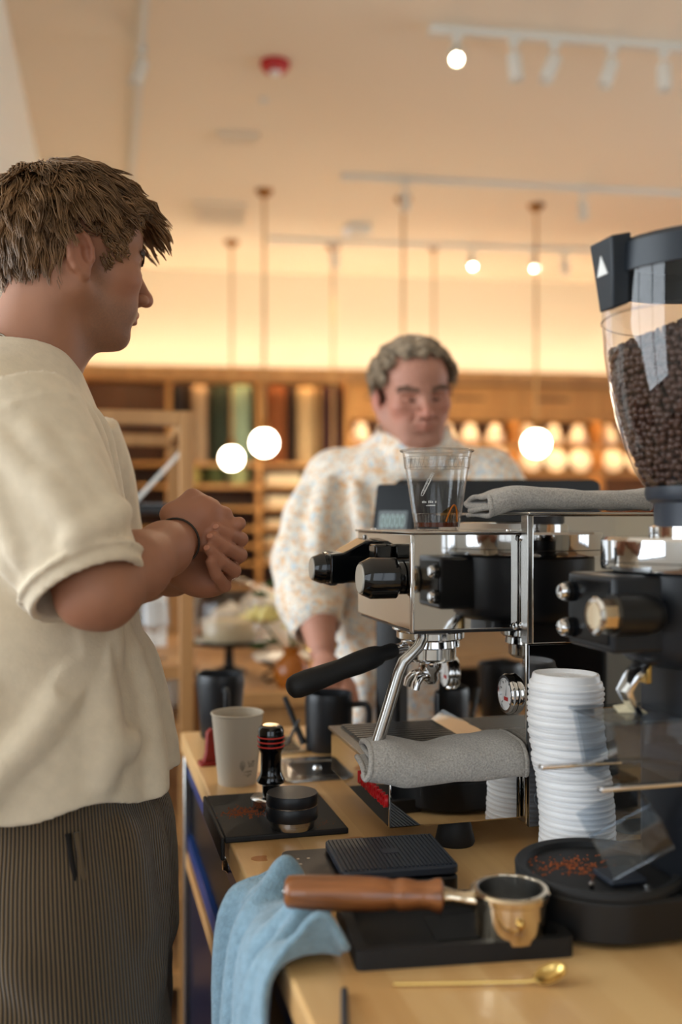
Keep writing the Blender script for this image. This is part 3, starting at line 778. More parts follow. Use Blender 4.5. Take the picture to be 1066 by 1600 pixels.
for i, (x, y, r, h, lab) in enumerate(((-0.10, 0.14, 0.045, 0.16, 'stemmed glass goblet on the oak rack below the young man\'s elbow'), (-0.20, 0.22, 0.05, 0.14, 'glass tumbler on the oak rack next to a goblet'), (-0.16, 0.42, 0.05, 0.2, 'tall glass carafe at the back of the oak rack'))):
    t = thing('glass_vessel', lab, 'glass', rk(x, y, 0.955), 0, 'glassware on the oak rack')
    lathe_obj('bowl', [(0, h*0.4), (r*0.5, h*0.42), (r, h*0.6), (r*0.9, h), (r*0.85, h), (r*0.93, h*0.62), (0, h*0.44)], M['glass'], t, 24)
    lathe_obj('foot', [(0, 0), (r*0.8, 0), (r*0.7, 0.006), (0.006, 0.012), (0.006, h*0.4), (0, h*0.41)], M['glass'], t, 24)
t = thing('napkin_box', 'white upright box on the oak rack beside the post', 'box', rk(-0.075, 0.5, 0.955), math.radians(12))
MB().box(-0.04, 0.02, -0.1, 0.1, 0, 0.22).build('carton', M['wall_white'], t, bevel=0.003)
MB().box(-0.045, 0.025, -0.105, 0.105, 0.215, 0.235).build('lid', M['wall_white'], t, bevel=0.003)
t = thing('white_vase', 'round white vase on the lower shelf of the oak rack', 'vase', rk(-0.06, 0.35, 0.78))
lathe_obj('belly', [(0, 0), (0.03, 0), (0.058, 0.035), (0.06, 0.06), (0.04, 0.10), (0.018, 0.115), (0.022, 0.125), (0.016, 0.125), (0, 0.11)], M['ceramic'], t, 24)
for i, (x, y, z, c, lab) in enumerate(((-0.2, 0.3, 0.38, (60, 74, 92), 'blue grey basket on a low shelf of the oak rack'), (-0.45, 0.3, 0.78, (28, 24, 22), 'black basket on the middle shelf of the oak rack'), (-0.2, 0.3, 0.15, (70, 50, 34), 'brown basket on the lowest shelf of the oak rack'))):
    t = thing('basket', lab, 'basket', rk(x, y, z), math.radians(12))
    m_ = mat('basket_weave', c, 0.9, bump=0.5, bscale=60)
    ring_loft(MB(), [])if False else None
    b = MB(); ring_loft(b, [[Vector((px*s, py*s, zz)) for px, py in rrect(0.26, 0.3, 0.03, 4)] for zz, s in ((0, 0.9), (0.1, 1.0), (0.1, 0.95), (0.012, 0.86))]); b.build('tub', m_, t)
    MB().tube([(0.13*math.cos(a*PI/10), 0.15*math.sin(a*PI/10), 0.102) for a in range(20)], 0.005, 6, closed=True).build('rim', m_, t)
# ------------------------------------------------------------------ espresso machine
MX, MY = 0.0593, 1.2298
mach = thing('espresso_machine', 'polished steel home espresso machine with black knobs on the worktop', 'espresso machine', (MX, MY, TOP), TH)
def mp(name, m, mb, parent=None, **k): return mb.build(name, M[m] if isinstance(m, str) else m, parent or mach, **k)
# drip tray chassis
mp('tray_chassis', 'mirror', MB().box(0, 0.177, 0, 0.30, 0.036, 0.098), bevel=0.0025, seg=3)
mp('tray_rim', 'steel', MB().box(-0.004, 0.177, -0.003, 0.303, 0.098, 0.103), bevel=0.001)
grate = mp('drip_grate', 'darksteel', MB().box(0.012, 0.165, 0.014, 0.288, 0.103, 0.1045), smooth=0)
for i in range(20):
    mp('grate_bar', 'steel', MB().box(0.014, 0.163, 0.018+i*0.0138, 0.0255+i*0.0138, 0.1045, 0.107), grate, smooth=0)
# tall rear body
mp('rear_body', 'mirror', MB().box(0.178, 0.385, -0.012, 0.312, 0.03, 0.416), bevel=0.003)
mp('upper_side_panel', 'mirror', MB().box(0.181, 0.385, -0.024, -0.0122, 0.262, 0.424), bevel=0.0015)
mp('lower_side_panel', mat('dark_reflection_panel', (120, 122, 126), 0.06, 1.0), MB().box(0.1785, 0.385, -0.019, -0.0122, 0.03, 0.2605), bevel=0.001)  # steel darkened in colour to stand in for a dark reflection
mp('panel_edge', 'steel', MB().box(0.1745, 0.1810, -0.024, -0.004, 0.262, 0.424), bevel=0.001)
mp('top_plate', 'steel', MB().box(0.176, 0.388, -0.026, 0.316, 0.4245, 0.428), bevel=0.001)
mp('splash_plate', 'mirror', MB().add([(0.158, 0.02, 0.1075), (0.158, 0.29, 0.1075), (0.1775, 0.29, 0.122), (0.1775, 0.02, 0.122), (0.1775, 0.02, 0.1075), (0.1775, 0.29, 0.1075)], [(0, 3, 2, 1), (0, 1, 5, 4), (0, 4, 3), (1, 2, 5), (3, 4, 5, 2)]), smooth=0)
# brewing head
mp('head_shell', 'mirror', MB().box(0.030, 0.1775, 0.0015, 0.255, 0.279, 0.401), bevel=0.002)
mp('corner_bead', 'chrome', MB().box(0.0275, 0.0335, -0.001, 0.005, 0.2765, 0.401), bevel=0.0025)
mp('head_lid', 'steel', MB().box(0.0265, 0.1775, -0.002, 0.258, 0.401, 0.4035), bevel=0.001)
mp('head_underside', 'black', MB().box(0.034, 0.1765, 0.006, 0.25, 0.2755, 0.279), smooth=0)
for (x, y, z) in ((0.176, -0.0045, 0.395), (0.176, -0.0045, 0.284), (0.168, -0.0005, 0.282)):
    mp('screw', 'chrome', MB().lathe([(0.0045, 0), (0.004, 0.002), (0, 0.003)], 14, (x, y, z), (0, -1, 0)))
for (x, y) in ((0.05, 0.24), (0.168, 0.02)):
    mp('screw', 'chrome', MB().lathe([(0.004, 0), (0.0035, 0.002), (0, 0.0026)], 14, (x, y, 0.4035), (0, 0, 1)))
mp('keyhole_ring', 'chrome', MB().tube([(0.0285, 0.215+0.006*math.cos(a*PI/10), 0.382+0.013*math.sin(a*PI/10)) for a in range(20)], 0.0018, 6, closed=True))
# feet
for x, y in ((0.10, 0.035), (0.10, 0.265), (0.35, 0.03), (0.35, 0.27)):
    mp('foot', 'blackmatte', MB().lathe([(0, 0), (0.024, 0), (0.026, 0.004), (0.02, 0.03), (0.016, 0.037), (0, 0.037)], 24, (x, y, 0)))
# group head
G = (0.10, 0.13)
mp('group_flange', 'chrome', MB().lathe([(0, 0.2755), (0.052, 0.2755), (0.053, 0.268), (0.047, 0.264), (0.047, 0.256), (0.043, 0.253), (0.0, 0.253)], 40, (*G, 0)))
# knobs
def knob(w, z, s1, r, name):
    k = mp(name, 'blackgloss', MB())
    prof = [(0.0, 0), (r*0.8, 0), (r*0.8, 0.006), (r, 0.010), (r, (0.029-s1)-0.012), (r*0.82, 0.029-s1-0.002), (r*0.78, 0.029-s1), (0, 0.029-s1)]
    b = MB(); n = 28; R = frame_to((-1, 0, 0)); rings = []; vs = []; fs = []
    for i, (rr, h) in enumerate(prof):
        for j in range(n):
            q = rr*(1 - (0.06 if (j % 4 == 0 and 3 <= i <= 4) else 0)); a = 2*PI*j/n
            vs.append(Vector((0.029, w, z)) + R @ Vector((max(q, 1e-4)*math.cos(a), max(q, 1e-4)*math.sin(a), h)))
    for i in range(len(prof)-1):
        for j in range(n): fs.append((i*n+j, i*n+(j+1) % n, (i+1)*n+(j+1) % n, (i+1)*n+j))
    b.add(vs, fs)
    me = k.data; bpy.data.objects.remove(k)
    k = b.build(name, M['blackgloss'], mach, smooth=35)
    mp('cap', 'cap', MB().lathe([(r*0.68, 0), (r*0.68, 0.002), (0, 0.0028)], 26, (s1, w, z), (-1, 0, 0)), k)
    return k
knob(0.038, 0.344, -0.026, 0.0265, 'steam_knob')
knob(0.200, 0.349, -0.052, 0.0215, 'water_knob')
# black lever block between the two knobs
lev = MB()
Rl = Matrix.Translation((0.0, 0.172, 0.352))
pl = [(-0.036, -0.024), (-0.036, 0.020), (-0.018, 0.022), (0.014, 0.040), (0.028, 0.040), (0.028, 0.018), (0.004, -0.018), (-0.018, -0.024)]
lev.add([(x, 0.032, z) for x, z in pl]+[(x, -0.018, z*0.92) for x, z in pl],
        [tuple(range(7, -1, -1)), tuple(range(8, 16))]+[(i, (i+1) % 8, 8+(i+1) % 8, 8+i) for i in range(8)], Rl)
lv = mp('brew_lever', 'blackgloss', lev, smooth=20, bevel=0.002)
mp('lever_collar', 'slate', MB().box(-0.034, -0.019, 0.178, 0.222, 0.3255, 0.373), lv, bevel=0.004)
mp('lever_paddle', 'blackgloss', MB().box(0.004, 0.028, 0.075, 0.105, 0.366, 0.386), lv, bevel=0.003)
# steam wand
wand = [(0.050, 0.020, 0.277), (0.050, 0.018, 0.268), (0.044, 0.016, 0.258), (0.034, 0.015, 0.249), (0.024, 0.0155, 0.240), (0.018, 0.0165, 0.226), (0.004, 0.020, 0.178), (-0.008, 0.023, 0.138)]
mp('steam_wand', 'steel', MB().tube(wand, [0.0075, 0.0075, 0.0075, 0.0075, 0.0078, 0.0078, 0.008, 0.0083], 16))
mp('wand_tip', 'chrome', MB().tube([(-0.008, 0.023, 0.138), (-0.0105, 0.0236, 0.130), (-0.0115, 0.0238, 0.126)], [0.0083, 0.0083, 0.006], 16))
# gauges
for w_, z_ in ((0.034, 0.190), (0.262, 0.184)):
    g = mp('gauge', 'chrome', MB().lathe([(0.0255, 0), (0.0265, 0.005), (0.0245, 0.009), (0.021, 0.009), (0.0205, 0.006), (0.0, 0.006)], 36, (0.1775, w_, z_), (-1, 0, 0)))
    mp('dial', 'white', MB().lathe([(0.0205, 0.0061), (0, 0.0064)], 36, (0.1775, w_, z_), (-1, 0, 0)), g)
    Rg = Matrix.Translation((0.1775-0.0066, w_, z_)) @ Matrix.Rotation(-PI/2, 4, 'Z') @ Matrix.Rotation(PI/2, 4, 'X')
    mp('red_mark', 'red', MB().box(-0.006, 0.006, -0.009, -0.004, 0, 0.0004, Rg), g, smooth=0)
    mp('needle', 'black', MB().add([(-0.0008, -0.003, 0), (0.0008, -0.003, 0), (0.004, 0.015, 0)], [(0, 1, 2)], Matrix.Translation((-0.0008, 0, 0)) @ Rg), g, smooth=0)
    for k in range(9):
        a = math.radians(225-270*k/8)
        mp('tick', 'black', MB().box(0.0150, 0.0185, -0.0005, 0.0005, 0, 0.0003, Rg @ Matrix.Rotation(a, 4, 'Z')), g, smooth=0)
# lettering
text('logo_letters', 'LA MARZOCCO', 0.0235, M['red'], mach, (-0.0005, 0.073, 0.066), (PI/2, 0, -PI/2), 0.0022, sx=0.78)
nsf = mat('faint_grey_print', (120, 126, 132), 0.6)
text('certification_mark', 'NSF', 0.0085, nsf, mach, (0.197, -0.0192, 0.066), (PI/2, 0, 0), 0.0001)
mp('mark_ring', nsf, MB().tube([(0.197+0.011*math.cos(a*PI/16), -0.0191, 0.066+0.011*math.sin(a*PI/16)) for a in range(32)], 0.0003, 4, closed=True))

# portafilter locked in the group
pf = thing('portafilter', 'portafilter with long black handle locked into the espresso machine', 'portafilter', (MX, MY, TOP), TH)
gx, gy = G
mp('basket_holder', 'chrome', MB().lathe([(0, 0.2535), (0.040, 0.2535), (0.041, 0.244), (0.036, 0.242), (0.036, 0.228), (0.030, 0.223), (0, 0.222)], 40, (gx, gy, 0)), pf)
mp('spout_neck', 'chrome', MB().lathe([(0.016, 0.223), (0.016, 0.212), (0.011, 0.206), (0.011, 0.196), (0.007, 0.191), (0, 0.190)], 24, (gx, gy, 0)), pf)
for sg in (-1, 1):
    arc = [(gx-0.004, gy+sg*0.004, 0.200), (gx-0.012, gy+sg*0.010, 0.205), (gx-0.020, gy+sg*0.014, 0.203), (gx-0.026, gy+sg*0.017, 0.195), (gx-0.028, gy+sg*0.018, 0.186)]
    mp('spout', 'chrome', MB().tube(arc, [0.006, 0.0065, 0.0065, 0.006, 0.0055], 10), pf)
ps = math.radians(14); hd = Vector((-math.cos(ps), -math.sin(ps), 0))
def hpt(r, z): return Vector((gx, gy, 0)) + hd*r + Vector((0, 0, z))
mp('neck', 'chrome', MB().tube([hpt(0.030, 0.243), hpt(0.045, 0.244), hpt(0.06, 0.241)], [0.009, 0.007, 0.0075], 14), pf)
gr = [(0.056, 0.2415, 0.0085), (0.062, 0.2405, 0.0105), (0.078, 0.237, 0.0105), (0.084, 0.2355, 0.0135), (0.094, 0.233, 0.0152), (0.115, 0.2275, 0.0155), (0.14, 0.221, 0.0138), (0.165, 0.2145, 0.0150), (0.19, 0.208, 0.0162), (0.205, 0.204, 0.0158), (0.213, 0.202, 0.0135), (0.217, 0.201, 0.0085), (0.2185, 0.2005, 0.002)]
mp('grip', 'blackmatte', MB().tube([hpt(r, z) for r, z, _ in gr], [q for _, _, q in gr], 24), pf, smooth=60)

# ------------------------------------------------------------------ towels
def sheet(name, label, m, rows, thick, cat='towel', levels=1, loc=None, rz=0):
    t = thing(name, label, cat, loc or (0, 0, 0), rz)
    n = len(rows[0]); vs = [p for r in rows for p in r]
    fs = [(i*n+k, i*n+k+1, (i+1)*n+k+1, (i+1)*n+k) for i in range(len(rows)-1) for k in range(n-1)]
    o = MB().add(vs, fs).build('cloth', m, t, smooth=180)
    md = o.modifiers.new('thickness', 'SOLIDIFY'); md.thickness = thick; md.offset = 0
    if levels:
        md = o.modifiers.new('soft', 'SUBSURF'); md.levels = levels; md.render_levels = levels
    for r in (rows[0], rows[-1]): MB().tube(r, thick*0.62, 8).build('hem', m, t, smooth=180)
    return t
def smooth_path(pts, n=40):
    """Catmull-Rom through 2-D points"""
    P = [pts[0]]+list(pts)+[pts[-1]]; out = []
    m = len(pts)-1
    for i in range(n):
        f = m*i/(n-1); k = min(int(f), m-1); u = f-k
        p0, p1, p2, p3 = P[k], P[k+1], P[k+2], P[k+3]
        out.append(tuple(0.5*((2*p1[j])+(-p0[j]+p2[j])*u+(2*p0[j]-5*p1[j]+4*p2[j]-p3[j])*u*u+(-p0[j]+3*p1[j]-3*p2[j]+p3[j])*u**3) for j in range(len(p1))))
    return out
# folded towel on the machine's top plate (x along the machine's depth)
sec = [(0.078, 0.006), (0.03, 0.006), (-0.010, 0.006), (-0.022, 0.016), (-0.010, 0.027), (0.03, 0.028), (0.070, 0.027), (0.078, 0.021), (0.066, 0.017), (0.02, 0.0165), (0.0, 0.016), (0.02, 0.0125), (0.06, 0.012)]
sp = smooth_path(sec, 44); rows = []
rg = random.Random(2)
for i in range(22):
    f = i/21; s = 0.150+0.232*f
    sag = -0.010*math.exp(-((f)/0.10)**2) ; hump = 1.0+0.14*math.sin(f*5.0+0.6)+0.30*max(0, f-0.55)
    rows.append([Vector((s+0.004*math.sin(j*0.4), 0.045+w_*0.9+0.004*math.sin(f*6), 0.4285+(z_*hump if z_ > 0.008 else z_)+(sag if z_ < 0.4 else 0)*(1 if s < 0.176 else 0)+0.001*math.sin(f*23+j))) for j, (w_, z_) in enumerate(sp)])
sheet('folded_towel', 'folded grey microfibre towel on top of the espresso machine', M['towelgrey'], rows, 0.0055, loc=(MX, MY, TOP), rz=TH)
# towel lying over the drip tray's near edge
sec = [(0.055, 0.006), (0.02, 0.005), (-0.004, 0.003), (-0.010, -0.003), (-0.012, -0.010), (-0.018, -0.012), (-0.021, -0.005), (-0.019, 0.010), (-0.004, 0.024), (0.025, 0.027), (0.06, 0.024), (0.066, 0.018), (0.05, 0.014), (0.01, 0.0135), (-0.006, 0.008)]
sp = smooth_path(sec, 46); rows = []
for i in range(24):
    f = i/23; s = -0.026+0.200*f
    dip = 1.0 - 0.24*math.exp(-((f-0.42)/0.16)**2) + 0.20*math.exp(-((f-0.12)/0.1)**2)+0.1*math.exp(-((f-0.9)/0.12)**2)
    lo = 0.25 + 0.9*min(1.0, f/0.22) + 0.25*math.exp(-((f-0.24)/0.08)**2) - 0.2*f
    rows.append([Vector((s-0.010*math.sin(j*0.13)*(1-f), -0.001+w_*(1.0+0.05*math.sin(f*9+j*0.2)), 0.1085+(z_*dip if z_ > 0 else z_*lo)+0.0012*math.sin(f*17+j*0.7))) for j, (w_, z_) in enumerate(sp)])
sheet('draped_towel', 'grey microfibre towel folded over the espresso machine\'s drip tray', M['towelgrey'], rows, 0.006, loc=(MX, MY, TOP), rz=TH)
# blue towel over the worktop edge (counter frame)
rows = []
path = [(0.058, 0.006), (0.04, 0.012), (0.018, 0.014), (-0.004, 0.008), (-0.016, -0.012), (-0.020, -0.05), (-0.021, -0.11), (-0.021, -0.19), (-0.020, -0.28), (-0.018, -0.36)]
sp = smooth_path(path, 36)
for i in range(46):
    f = i/45; u0 = 0.945+0.195*f; row = []
    for j, (v_, z_) in enumerate(sp):
        g_ = j/35; hang = max(0.0, (g_-0.30)/0.70)
        fold = 0.016*(abs(math.sin(f*7.0+0.8*math.sin(g_*3.4)))**0.6*2-1.2)+0.013*math.sin(f*25+1.3+3.4*g_)+0.006*math.sin(f*43+g_*9)
        amp = 0.30+0.9*hang
        uu = u0 + hang*(0.02*(f-0.5)*2 + 0.012) - 0.012*(1-hang)*math.sin(f*5)
        lift = 0.026*max(0, math.sin(f*15+1.2+4*g_))*math.exp(-((g_-0.16)/0.14)**2)+0.010*max(0, math.sin(f*31+2))*math.exp(-((g_-0.1)/0.1)**2)
        row.append(Vector((v_-fold*amp*(0.4 if g_ < 0.25 else 1)-0.004, uu, max(z_+lift*1.2, 0.0055 if v_ > 0.008 else -1))))
    rows.append(row)
sheet('blue_towel', 'light blue terry towel hanging over the worktop\'s front edge', M['towelblue'], rows, 0.007, loc=(OX, OY, TOP), rz=TH)
rows = []
for i in range(14):
    f = i/13; row = []
    for j in range(12):
        g_ = j/11
        row.append(Vector((-0.026-0.014*math.sin(f*6)-0.02*g_, 1.055+0.10*f, -0.24-0.22*g_+0.02*math.sin(f*3.1))))
    rows.append(row)
sheet('white_towel', 'corner of a white towel hanging behind the blue towel', M['towelwhite'], rows, 0.006, loc=(OX, OY, TOP), rz=TH)

# ------------------------------------------------------------------ clear plastic cup on the machine
CXm = (0.0986, 0.1)
cup = thing('plastic_cup', 'clear plastic cup with a little coffee on the espresso machine', 'cup', (0.130, 1.350, TOP+0.4037), TH)
H = 0.1085
prof = [(0.0, 0.004), (0.026, 0.004), (0.0275, 0.0005), (0.0292, 0.0), (0.0300, 0.003), (0.0325, 0.022), (0.0335, 0.0225), (0.0428, 0.084), (0.0437, 0.0845), (0.0445, 0.098), (0.0455, 0.0985), (0.0472, 0.106), (0.0490, 0.1065), (0.0495, 0.108), (0.0480, 0.1092), (0.0466, 0.1075)]
w_ = lathe_obj('wall', prof, M['glass'], cup, 56, smooth=50)
for z, r in ((0.0225, 0.0333), (0.0845, 0.0436), (0.0985, 0.0453)):
    MB().tube([(r*math.cos(a*PI/24), r*math.sin(a*PI/24), z) for a in range(48)], 0.0006, 5, closed=True).build('ridge', M['glass'], cup)
MB().tube([(0.049*math.cos(a*PI/24), 0.049*math.sin(a*PI/24), 0.1078) for a in range(48)], 0.0015, 8, closed=True).build('rolled_rim', M['glass'], cup)
fl = MB()
for k in range(40):
    a = 2*PI*k/40
    p = Vector((0.0440*math.cos(a), 0.0440*math.sin(a), 0.086)); q = Vector((0.0450*math.cos(a+0.07), 0.0450*math.sin(a+0.07), 0.097))
    fl.tube([p, q], 0.0008, 5)
for k in range(44):
    a = 2*PI*k/44
    fl.tube([(0.0303*math.cos(a), 0.0303*math.sin(a), 0.005), (0.0326*math.cos(a), 0.0326*math.sin(a), 0.021)], 0.0007, 5)
o = fl.build('flutes', M['glass'], cup); o['kind'] = 'stuff'
lathe_obj('coffee', [(0, 0.0046), (0.0262, 0.0046), (0.0292, 0.0048), (0.0302, 0.0108), (0.0, 0.0105)], M['coffee'], cup, 40)
amber = glass('amber_film', (0.62, 0.34, 0.10, 1), alpha=0.9, ior=1.4)
fm = MB(); vs = []; fs = []
for k in range(15):
    a = -0.55+1.15*k/14-PI/2+0.35; h = 0.012+0.010*math.sin(PI*k/14)
    r0, r1 = 0.0306, 0.0318
    vs += [(r0*math.cos(a), r0*math.sin(a), 0.0104), (r1*math.cos(a), r1*math.sin(a), 0.0104+h)]
fm.add(vs, [(2*k, 2*k+2, 2*k+3, 2*k+1) for k in range(14)]); fm.build('coffee_film', amber, cup, smooth=180)
arc = []
for k in range(17):
    f = k/16; a = -PI/2+0.05+0.62*f; r = 0.0318+0.0035*math.sin(PI*f)
    arc.append((r*math.cos(a)*1.0, r*math.sin(a), 0.012+0.022*math.sin(PI*f)))
MB().tube(arc, 0.0011, 6).build('coffee_streak', mat('coffee_streak', (176, 96, 24), 0.2), cup)
# white print: a sloping glass bottle drawing and two lines of lettering
def oncup(a, z): r = 0.0303+(z/0.1085)*(0.0465-0.0303)+0.0006; return Vector((r*math.cos(a), r*math.sin(a), z))
pr = MB(); a0 = -PI/2-0.42-TH
def line(pts, q=0.00035): pr.tube([oncup(a0+a, z) for a, z in pts], q, 4)
cs = (0.62, 0.78)
def rotp(u, v): return (cs[0]*u/0.038+cs[1]*v*0.62/0.038*0.9, 0.062+(-cs[0]*0.2*u+cs[1]*v))
for dx in (-0.0035, 0.0035): line([rotp(dx, -0.016), rotp(dx, 0.008)])
for dx in (-0.0018, 0.0018): line([rotp(dx, -0.014), rotp(dx, 0.016)])
for v in (-0.016, -0.012, 0.0, 0.008, 0.011, 0.014, 0.017): line([rotp(-0.0035, v), rotp(0.0, v+0.0012), rotp(0.0035, v)])
line([rotp(-0.0035, -0.016), rotp(-0.0015, -0.020), rotp(0.0015, -0.020), rotp(0.0035, -0.016)])
pr.build('bottle_drawing', M['whiteink'], cup)
def micro_lines(parent, m, ang, z, rad, n, step, h, seed):
    """one line of lettering too small to read: short strokes set around the wall"""
    q = random.Random(seed); b = MB()
    for i in range(n):
        a = ang+(i-(n-1)/2)*step
        if q.random() < 0.12: continue
        for k in range(2):
            aa = a+step*(0.1+0.36*k); hh = h*q.choice((0.6, 0.75, 1.0))
            Mx = Matrix.Translation((rad(z)*math.cos(aa), rad(z)*math.sin(aa), z-h/2)) @ Matrix.Rotation(aa+PI/2, 4, 'Z')
            b.box(-0.00026, 0.00026, -0.00016, 0.00016, 0, hh, Mx)
        Mx = Matrix.Translation((rad(z)*math.cos(a+step*0.28), rad(z)*math.sin(a+step*0.28), z+q.choice((-0.5, 0, 0.3))*h)) @ Matrix.Rotation(a+PI/2, 4, 'Z')
        b.box(-step*rad(z)*0.2, step*rad(z)*0.2, -0.00012, 0.00012, 0, 0.0003, Mx)
    o = b.build('print_line', m, parent, smooth=0); o['kind'] = 'stuff'; return o
crad = lambda z: 0.0303+(z/0.1085)*(0.0465-0.0303)+0.0007
micro_lines(cup, M['whiteink'], a0+0.02, 0.0385, crad, 9, 0.062, 0.0036, 1)
micro_lines(cup, M['whiteink'], a0+0.08, 0.0335, crad, 7, 0.05, 0.0018, 2)

# ------------------------------------------------------------------ stack of white lids
lid_p = [(0.0448, 0.0), (0.0456, 0.0012), (0.0456, 0.0030), (0.0440, 0.0040), (0.0436, 0.0085), (0.0425, 0.0102), (0.0412, 0.0106), (0.0398, 0.0176), (0.0388, 0.0190), (0.0368, 0.0192), (0.0360, 0.0180), (0.0352, 0.0140), (0.030, 0.0132), (0.0, 0.0130)]
lid_me = None; NL = 33
def nth(n):
    u_ = ['', 'first', 'second', 'third', 'fourth', 'fifth', 'sixth', 'seventh', 'eighth', 'ninth', 'tenth', 'eleventh', 'twelfth', 'thirteenth', 'fourteenth', 'fifteenth', 'sixteenth', 'seventeenth', 'eighteenth', 'nineteenth']
    if n < 20: return u_[n]
    t_ = {2: ('twentieth', 'twenty-'), 3: ('thirtieth', 'thirty-')}[n//10]
    return t_[0] if n % 10 == 0 else t_[1]+u_[n % 10]
lr = random.Random(11)
for i in range(NL):
    f = i/(NL-1); z = 0.0003+i*0.00668
    x = 0.283-0.010*f**1.6+lr.uniform(-.0008, .0008)+0.004*math.sin(f*6); y = 1.204+lr.uniform(-.0007, .0007)
    top = i == NL-1
    t = thing('cup_lid', 'topmost white plastic cup lid of the tall stack beside the grinder' if top else 'white plastic cup lid, %s from the top of the tall stack' % nth(NL-i), 'lid', (x, y, TOP+z),
              rot=(lr.uniform(-.012, .012), lr.uniform(-.012, .012)+(0.055*math.exp(-((f-0.6)/0.12)**2)), lr.uniform(0, 6)), group='stacked white cup lids')
    if lid_me is None:
        o = MB().lathe(lid_p, 44).build('shell', M['white'], t, smooth=50); lid_me = o.data
        o.modifiers.new('thickness', 'SOLIDIFY').thickness = 0.0007
    else:
        o = bpy.data.objects.new('shell', lid_me); COL.objects.link(o); o.parent = t
    if top:
        text('embossed_text', 'CAUTION HOT', 0.0055, M['white'], t, (0, -0.012, 0.0133), (0, 0, 0), 0.0004)
        MB().tube([(0.009*math.cos(a*PI/12), 0.006+0.006*math.sin(a*PI/12), 0.0133) for a in range(24)], 0.0007, 5, closed=True).build('sip_ring', M['white'], t)
# ------------------------------------------------------------------ coffee grinder
GX, GY = 0.39, 1.06
gr = thing('coffee_grinder', 'large black coffee grinder with clear bean hopper and chrome collar', 'coffee grinder', (GX, GY, TOP), TH)
def gp(name, m, mb, parent=None, **k): return mb.build(name, M[m] if isinstance(m, str) else m, parent or gr, **k)
def stadium(cx, r, x1, w, cy=0.02, n=26):
    pts = [(cx+r*math.cos(a), cy+r*math.sin(a)) for a in [PI/2+PI*i/n for i in range(n+1)]]
    return pts + [(x1, cy-w), (x1, cy+w)]
gp('base', 'black', MB().prism(stadium(-0.118, 0.086, 0.13, 0.086), 0.004, 0.048), bevel=0.004)
tr = gp('tray', 'blackmatte', MB().lathe([(0, 0.049), (0.074, 0.049), (0.076, 0.0545), (0.084, 0.0565), (0.0865, 0.054), (0.086, 0.048), (0.0, 0.0475)], 56, (-0.118, 0.02, 0)), smooth=50)
for x, y in ((-0.16, 0.02), (0.1, -0.04), (0.1, 0.08)):
    gp('foot', 'blackmatte', MB().lathe([(0, 0), (0.014, 0), (0.014, 0.005), (0, 0.005)], 16, (x, y, 0)))
gp('column', 'blackcoat', MB().prism(rrect(0.17, 0.10, 0.014, 5, 0.03, 0.0), 0.048, 0.275), bevel=0.002)
gp('motor_housing', 'blackcoat', MB().lathe([(0, 0.268), (0.080, 0.268), (0.092, 0.276), (0.097, 0.290), (0.098, 0.362), (0.095, 0.3655), (0, 0.3655)], 64), smooth=40)
gp('chrome_collar', 'chrome', MB().lathe([(0.094, 0.3655), (0.109, 0.3660), (0.110, 0.3700), (0.110, 0.3970), (0.107, 0.4005), (0.060, 0.4020), (0, 0.402)], 72), smooth=40)
gp('collar_groove', 'darksteel', MB().tube([(0.1103*math.cos(a*PI/36), 0.1103*math.sin(a*PI/36), 0.3745) for a in range(72)], 0.0006, 5, closed=True))
gp('neck_ring', 'chrome', MB().lathe([(0.060, 0.401), (0.060, 0.411), (0.056, 0.413), (0, 0.413)], 48))
gp('hopper_neck', 'slate', MB().lathe([(0, 0.412), (0.054, 0.412), (0.055, 0.436), (0.062, 0.440), (0.064, 0.446), (0.0635, 0.4535), (0.0, 0.4535)], 56))
HP = [(0.064, 0.4535), (0.0745, 0.470), (0.0855, 0.498), (0.0945, 0.530), (0.1020, 0.566), (0.1065, 0.600), (0.1085, 0.628), (0.1090, 0.676)]
def hop_r(z):
    for (r0, z0), (r1, z1) in zip(HP, HP[1:]):
        if z0 <= z <= z1: return r0+(r1-r0)*(z-z0)/(z1-z0)
    return HP[0][0] if z < HP[0][1] else HP[-1][0]
gp('hopper', 'hopper', MB().lathe(HP, 72), smooth=180)
gp('hopper_seam', 'hopper', MB().tube([(0.1090*math.cos(a*PI/36), 0.1090*math.sin(a*PI/36), 0.632) for a in range(72)], 0.0012, 6, closed=True))
lidm = mat('hopper_lid_plastic', (27, 34, 42), 0.42)
gp('hopper_lid', lidm, MB().lathe([(0.106, 0.672), (0.1115, 0.672), (0.112, 0.700), (0.106, 0.706), (0.0, 0.709)], 72), smooth=40)
# clip on the lid, facing the camera's left
ca = math.radians(196)-TH; Mc = Matrix.Rotation(ca, 4, 'Z')
cl = MB().add([Vector(p) for p in ((0.104, -0.020, 0.712), (0.104, 0.020, 0.712), (0.104, -0.018, 0.640), (0.104, 0.018, 0.640), (0.128, -0.022, 0.706), (0.128, 0.022, 0.706), (0.121, -0.013, 0.634), (0.121, 0.013, 0.634))],
              [(0, 1, 5, 4), (2, 6, 7, 3), (4, 5, 7, 6), (0, 4, 6, 2), (1, 3, 7, 5), (0, 2, 3, 1)], Mc)
clip = gp('lid_clip', lidm, cl, smooth=20, bevel=0.002)
tri = MB(); nrm = Vector((0.072, 0, -0.007)).normalized()
Mt = Mc @ Matrix.Translation((0.1252, 0, 0.678))
tri.add([(0.0006, -0.010, -0.008), (0.0006, 0.010, -0.008), (0.0026, 0.0, 0.012), (-0.001, -0.010, -0.008), (-0.001, 0.010, -0.008), (0.0, 0.0, 0.012)], [(0, 1, 2), (3, 5, 4), (0, 3, 4, 1), (1, 4, 5, 2), (2, 5, 3, 0)], Mt)
gp('triangle_emblem', 'whiteink', tri, clip, smooth=0)
